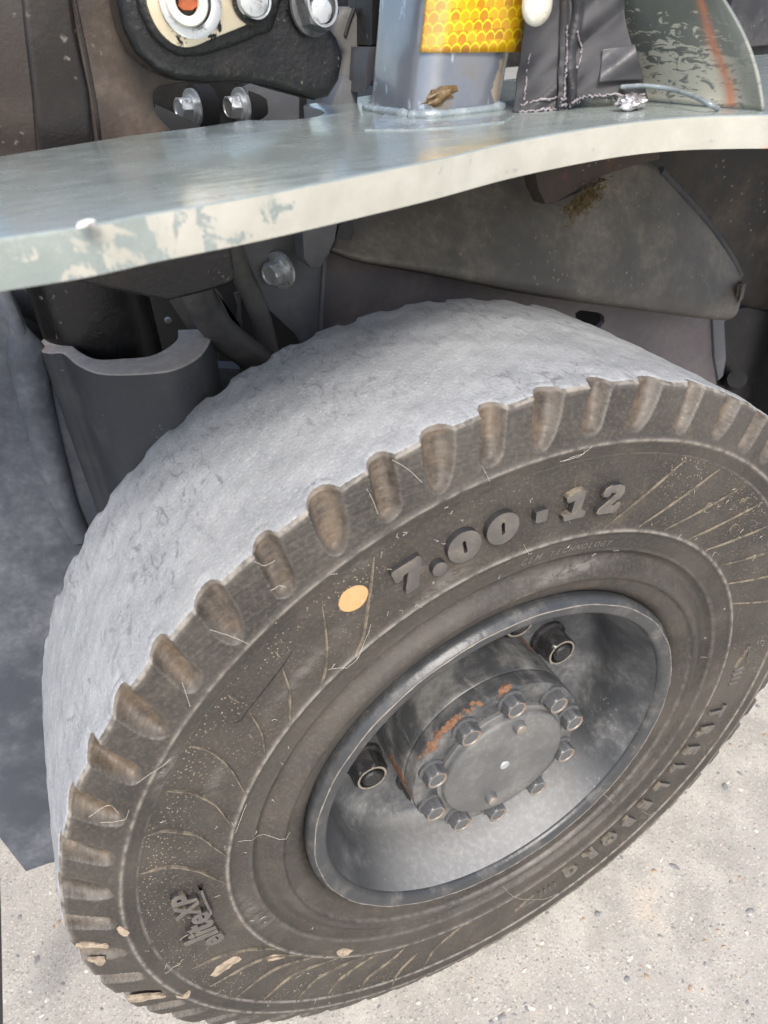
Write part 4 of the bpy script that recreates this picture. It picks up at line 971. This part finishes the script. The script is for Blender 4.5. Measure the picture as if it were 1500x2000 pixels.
# ------------------------------------------------------------------ loose and hung things
# woven flap hanging beside the pillar
def build_flap():
    nu, nv = 90, 70
    L = [(1028, -40), (1022, 60), (1010, 150), (1003, 222)]; Rr = [(1218, -40), (1222, 40), (1238, 105), (1262, 190)]
    Bm = [(1003, 222), (1040, 218), (1080, 214), (1110, 203), (1135, 192), (1190, 188), (1262, 190)]
    l = catmull(L, 20); r = catmull(Rr, 20); b = catmull(Bm, 12)
    V = np.zeros((nu, nv, 3)); UV = np.zeros((nu, nv, 2))
    for i in range(nu):
        s = i/(nu-1); kb = s*(len(b)-1); k1 = int(min(kb, len(b)-2)); bq = b[k1]*(1-kb+k1)+b[k1+1]*(kb-k1)
        for j in range(nv):
            t = j/(nv-1); k = t*(len(l)-1); k0 = int(min(k, len(l)-2)); f = k-k0
            pl = l[k0]*(1-f)+l[k0+1]*f; pr = r[k0]*(1-f)+r[k0+1]*f
            p = pl*(1-s)+pr*s; p = p+(bq-(l[-1]*(1-s)+r[-1]*s))*t**3
            y = .128-.026*s+.010*(1-t)
            wr = -.0035*math.exp(-((s-.40)/.018)**2)*(t > .05)-.0030*math.exp(-((s-.50-.03*math.sin(t*8))/.03)**2)+.004*math.sin(s*9+t*3)*.5
            wr += .0016*math.sin(t*9+s*5)*s+.0007*math.sin(t*23+s*15)
            V[i, j] = aty(p[0], p[1], y+wr); UV[i, j] = (s*2.6, t*2.4)
    me = grid_mesh('woven_flap', V, False, UV)
    F = bpy.data.objects.new('tape_flap', None); COL.objects.link(F)
    tag(F, 'black woven tape flap with frayed seams hanging beside the grey pillar', 'flap')
    o = link('woven_sheet', me, 'woven', F, 60); md = o.modifiers.new('thickness', 'SOLIDIFY'); md.thickness = .0016
    def seam(ij, rad, jit=.0006):
        P = [V[int(i), int(j)]+np.array([random.uniform(-jit, jit), -.0024, random.uniform(-jit, jit)]) for i, j in ij]
        tube('frayed_seam', P, [rad*random.uniform(.5, 1.4) for _ in P], 'seam', F, 6)
    seam([(36-2*t/69*1+4*t/69, t) for t in range(22, 66)], .0006)
    seam([(6, t) for t in range(34, 66)], .0005)
    seam([(i, 65-int(4*math.sin(i/40*3))) for i in range(3, 44)], .0006)
    seam([(i, 68.4) for i in range(2, 88)], .0006, .0008)
    seam([(48+3*math.sin(t*.2), t) for t in range(26, 50)], .0005)
    T = V[64:88, 40:61].copy(); T[:, :, 1] -= .0042; T[:, :, 0] += .001
    o = link('tape_patch', grid_mesh('tape_patch', T), 'patch', F, 60); md = o.modifiers.new('thickness', 'SOLIDIFY'); md.thickness = .0006
    bm = bmesh.new()
    for i in range(3, 88, 2):
        P = V[i, 69]; tube_bm(bm, [P, P+np.array([random.uniform(-.002, .002), -.001, -random.uniform(.0005, .0025)])], .0002, 4)
    o = from_bm(bm, 'loose_threads', 'seam', F, 60); o['kind'] = 'stuff'
build_flap()
def lump(name, P, s, mat, label, cat, dims=(1, 1, 1), sub=3, amp=.35, spin=0.0):
    bm = bmesh.new(); bmesh.ops.create_icosphere(bm, subdivisions=sub, radius=1)
    for v in bm.verts:
        c = v.co; k = 1+amp*float(ipxnoise(np.float64(c.x*3+spin), np.float64(c.y*3+c.z*4)))+amp*.5*float(ipxnoise(np.float64(c.z*7), np.float64(c.x*8+spin)))
        v.co = Matrix.Rotation(spin, 3, 'Y') @ Vector((c.x*k*dims[0]*s, c.y*k*dims[1]*s, c.z*k*dims[2]*s))
    me = bpy.data.meshes.new(name); bm.to_mesh(me); bm.free(); o = link(name, me, mat, None, 60); o.location = P
    return tag(o, label, cat)
P = aty(862, 186, .1465); lump('resin_blob', P, .0085, 'mud', 'brown dried resin blob stuck low on the grey pillar', 'dirt', (1.15, .30, .50), 3, .45, -.25)
P = aty(846, 196, .145); 
P = atz(1234, 200, ZT+.004); lump('crumpled_foil', P, .0068, 'foil', 'crumpled silver foil scrap on the plate under the flap corner', 'litter', (1.3, .7, .55), 3, .55)
P = atz(168, 437, ZT+.0012); lump('paint_flake', P, .0022, 'flake', 'white paint flake on the step plate near its front edge', 'flake', (1.5, .8, .45), 2, .6)
def tuft():
    c = aty(1142, 388, .205); bm = bmesh.new()
    for k in range(420):
        u, v = random.gauss(0, .010), random.gauss(0, .0042); p = np.array([c[0]+u, c[1]-random.uniform(0, .004), c[2]+u*.42+v])
        d = np.array([random.uniform(-1, 1), random.uniform(-1, .2), random.uniform(-1, 1)])*.0032
        tube_bm(bm, [p, p+d], .00032, 4)
    for k in range(60):
        u, v = random.gauss(0, .008), random.gauss(0, .0035); p = (c[0]+u, c[1], c[2]+u*.42+v)
        bmesh.ops.create_icosphere(bm, subdivisions=1, radius=random.uniform(.001, .0024), matrix=Matrix.Translation(p))
    o = from_bm(bm, 'moss_tuft', 'moss', None, 60); tag(o, 'dry brown moss tuft caught on the mudguard below the step plate', 'moss')
tuft()
# cobweb strands caught on the sidewall
def webs():
    bm = bmesh.new()
    def strand(px, lift=.0012, r=.00010):
        P = []
        pts = catmull(px, 4)
        for u, v in pts:
            a, rr = polar(u, v); P.append(polar_pt(a, rr, ysurf(min(max(rr, .166), .322))-lift-random.uniform(0, .0006)))
        tube_bm(bm, P, r, 4)
    for l in ([(772, 905), (800, 920), (822, 940)], [(1092, 895), (1110, 885), (1130, 878), (1128, 870)], [(1085, 895), (1120, 885), (1145, 862)], [(640, 1305), (668, 1300), (690, 1288), (715, 1240), (722, 1215)],
              [(700, 1272), (690, 1288)], [(500, 1105), (520, 1110), (540, 1098)], [(480, 1565), (458, 1620)], [(465, 1642), (520, 1643), (570, 1633)], [(175, 1600), (210, 1570), (230, 1580)], [(195, 1605), (240, 1590), (250, 1570)],
              [(410, 1232), (440, 1236), (480, 1245)], [(355, 1330), (362, 1350), (368, 1368)], [(528, 1150), (545, 1140), (556, 1142)], [(720, 960), (728, 975), (735, 1000)], [(935, 905), (942, 920), (945, 930)],
              [(265, 1520), (300, 1490), (330, 1470)], [(980, 1735), (1010, 1752), (1060, 1752), (1085, 1742)], [(1020, 1060), (1030, 1080), (1034, 1075)], [(350, 1830), (372, 1815)],
              [(775, 1115), (762, 1108), (752, 1108)], [(1165, 1545), (1185, 1560), (1210, 1572)], [(320, 1890), (345, 1880), (355, 1868)], [(1250, 1580), (1268, 1590)]):
        strand(l)
    for k in range(90):
        a = random.uniform(-2.6, 1.6); r = random.choice([random.uniform(.226, .292), random.uniform(.20, .29)])
        q = [(a, r)]
        for _ in range(3): q.append((q[-1][0]+random.uniform(-.008, .008), q[-1][1]+random.uniform(-.0022, .0022)))
        tube_bm(bm, [polar_pt(x, y, ysurf(y)-.0006) for x, y in q], .00010, 4)
    o = from_bm(bm, 'cobweb_strands', 'web', None, 60); tag(o, 'pale cobweb strands and fibres clinging to the tyre sidewall', None, None, 'stuff')
webs()
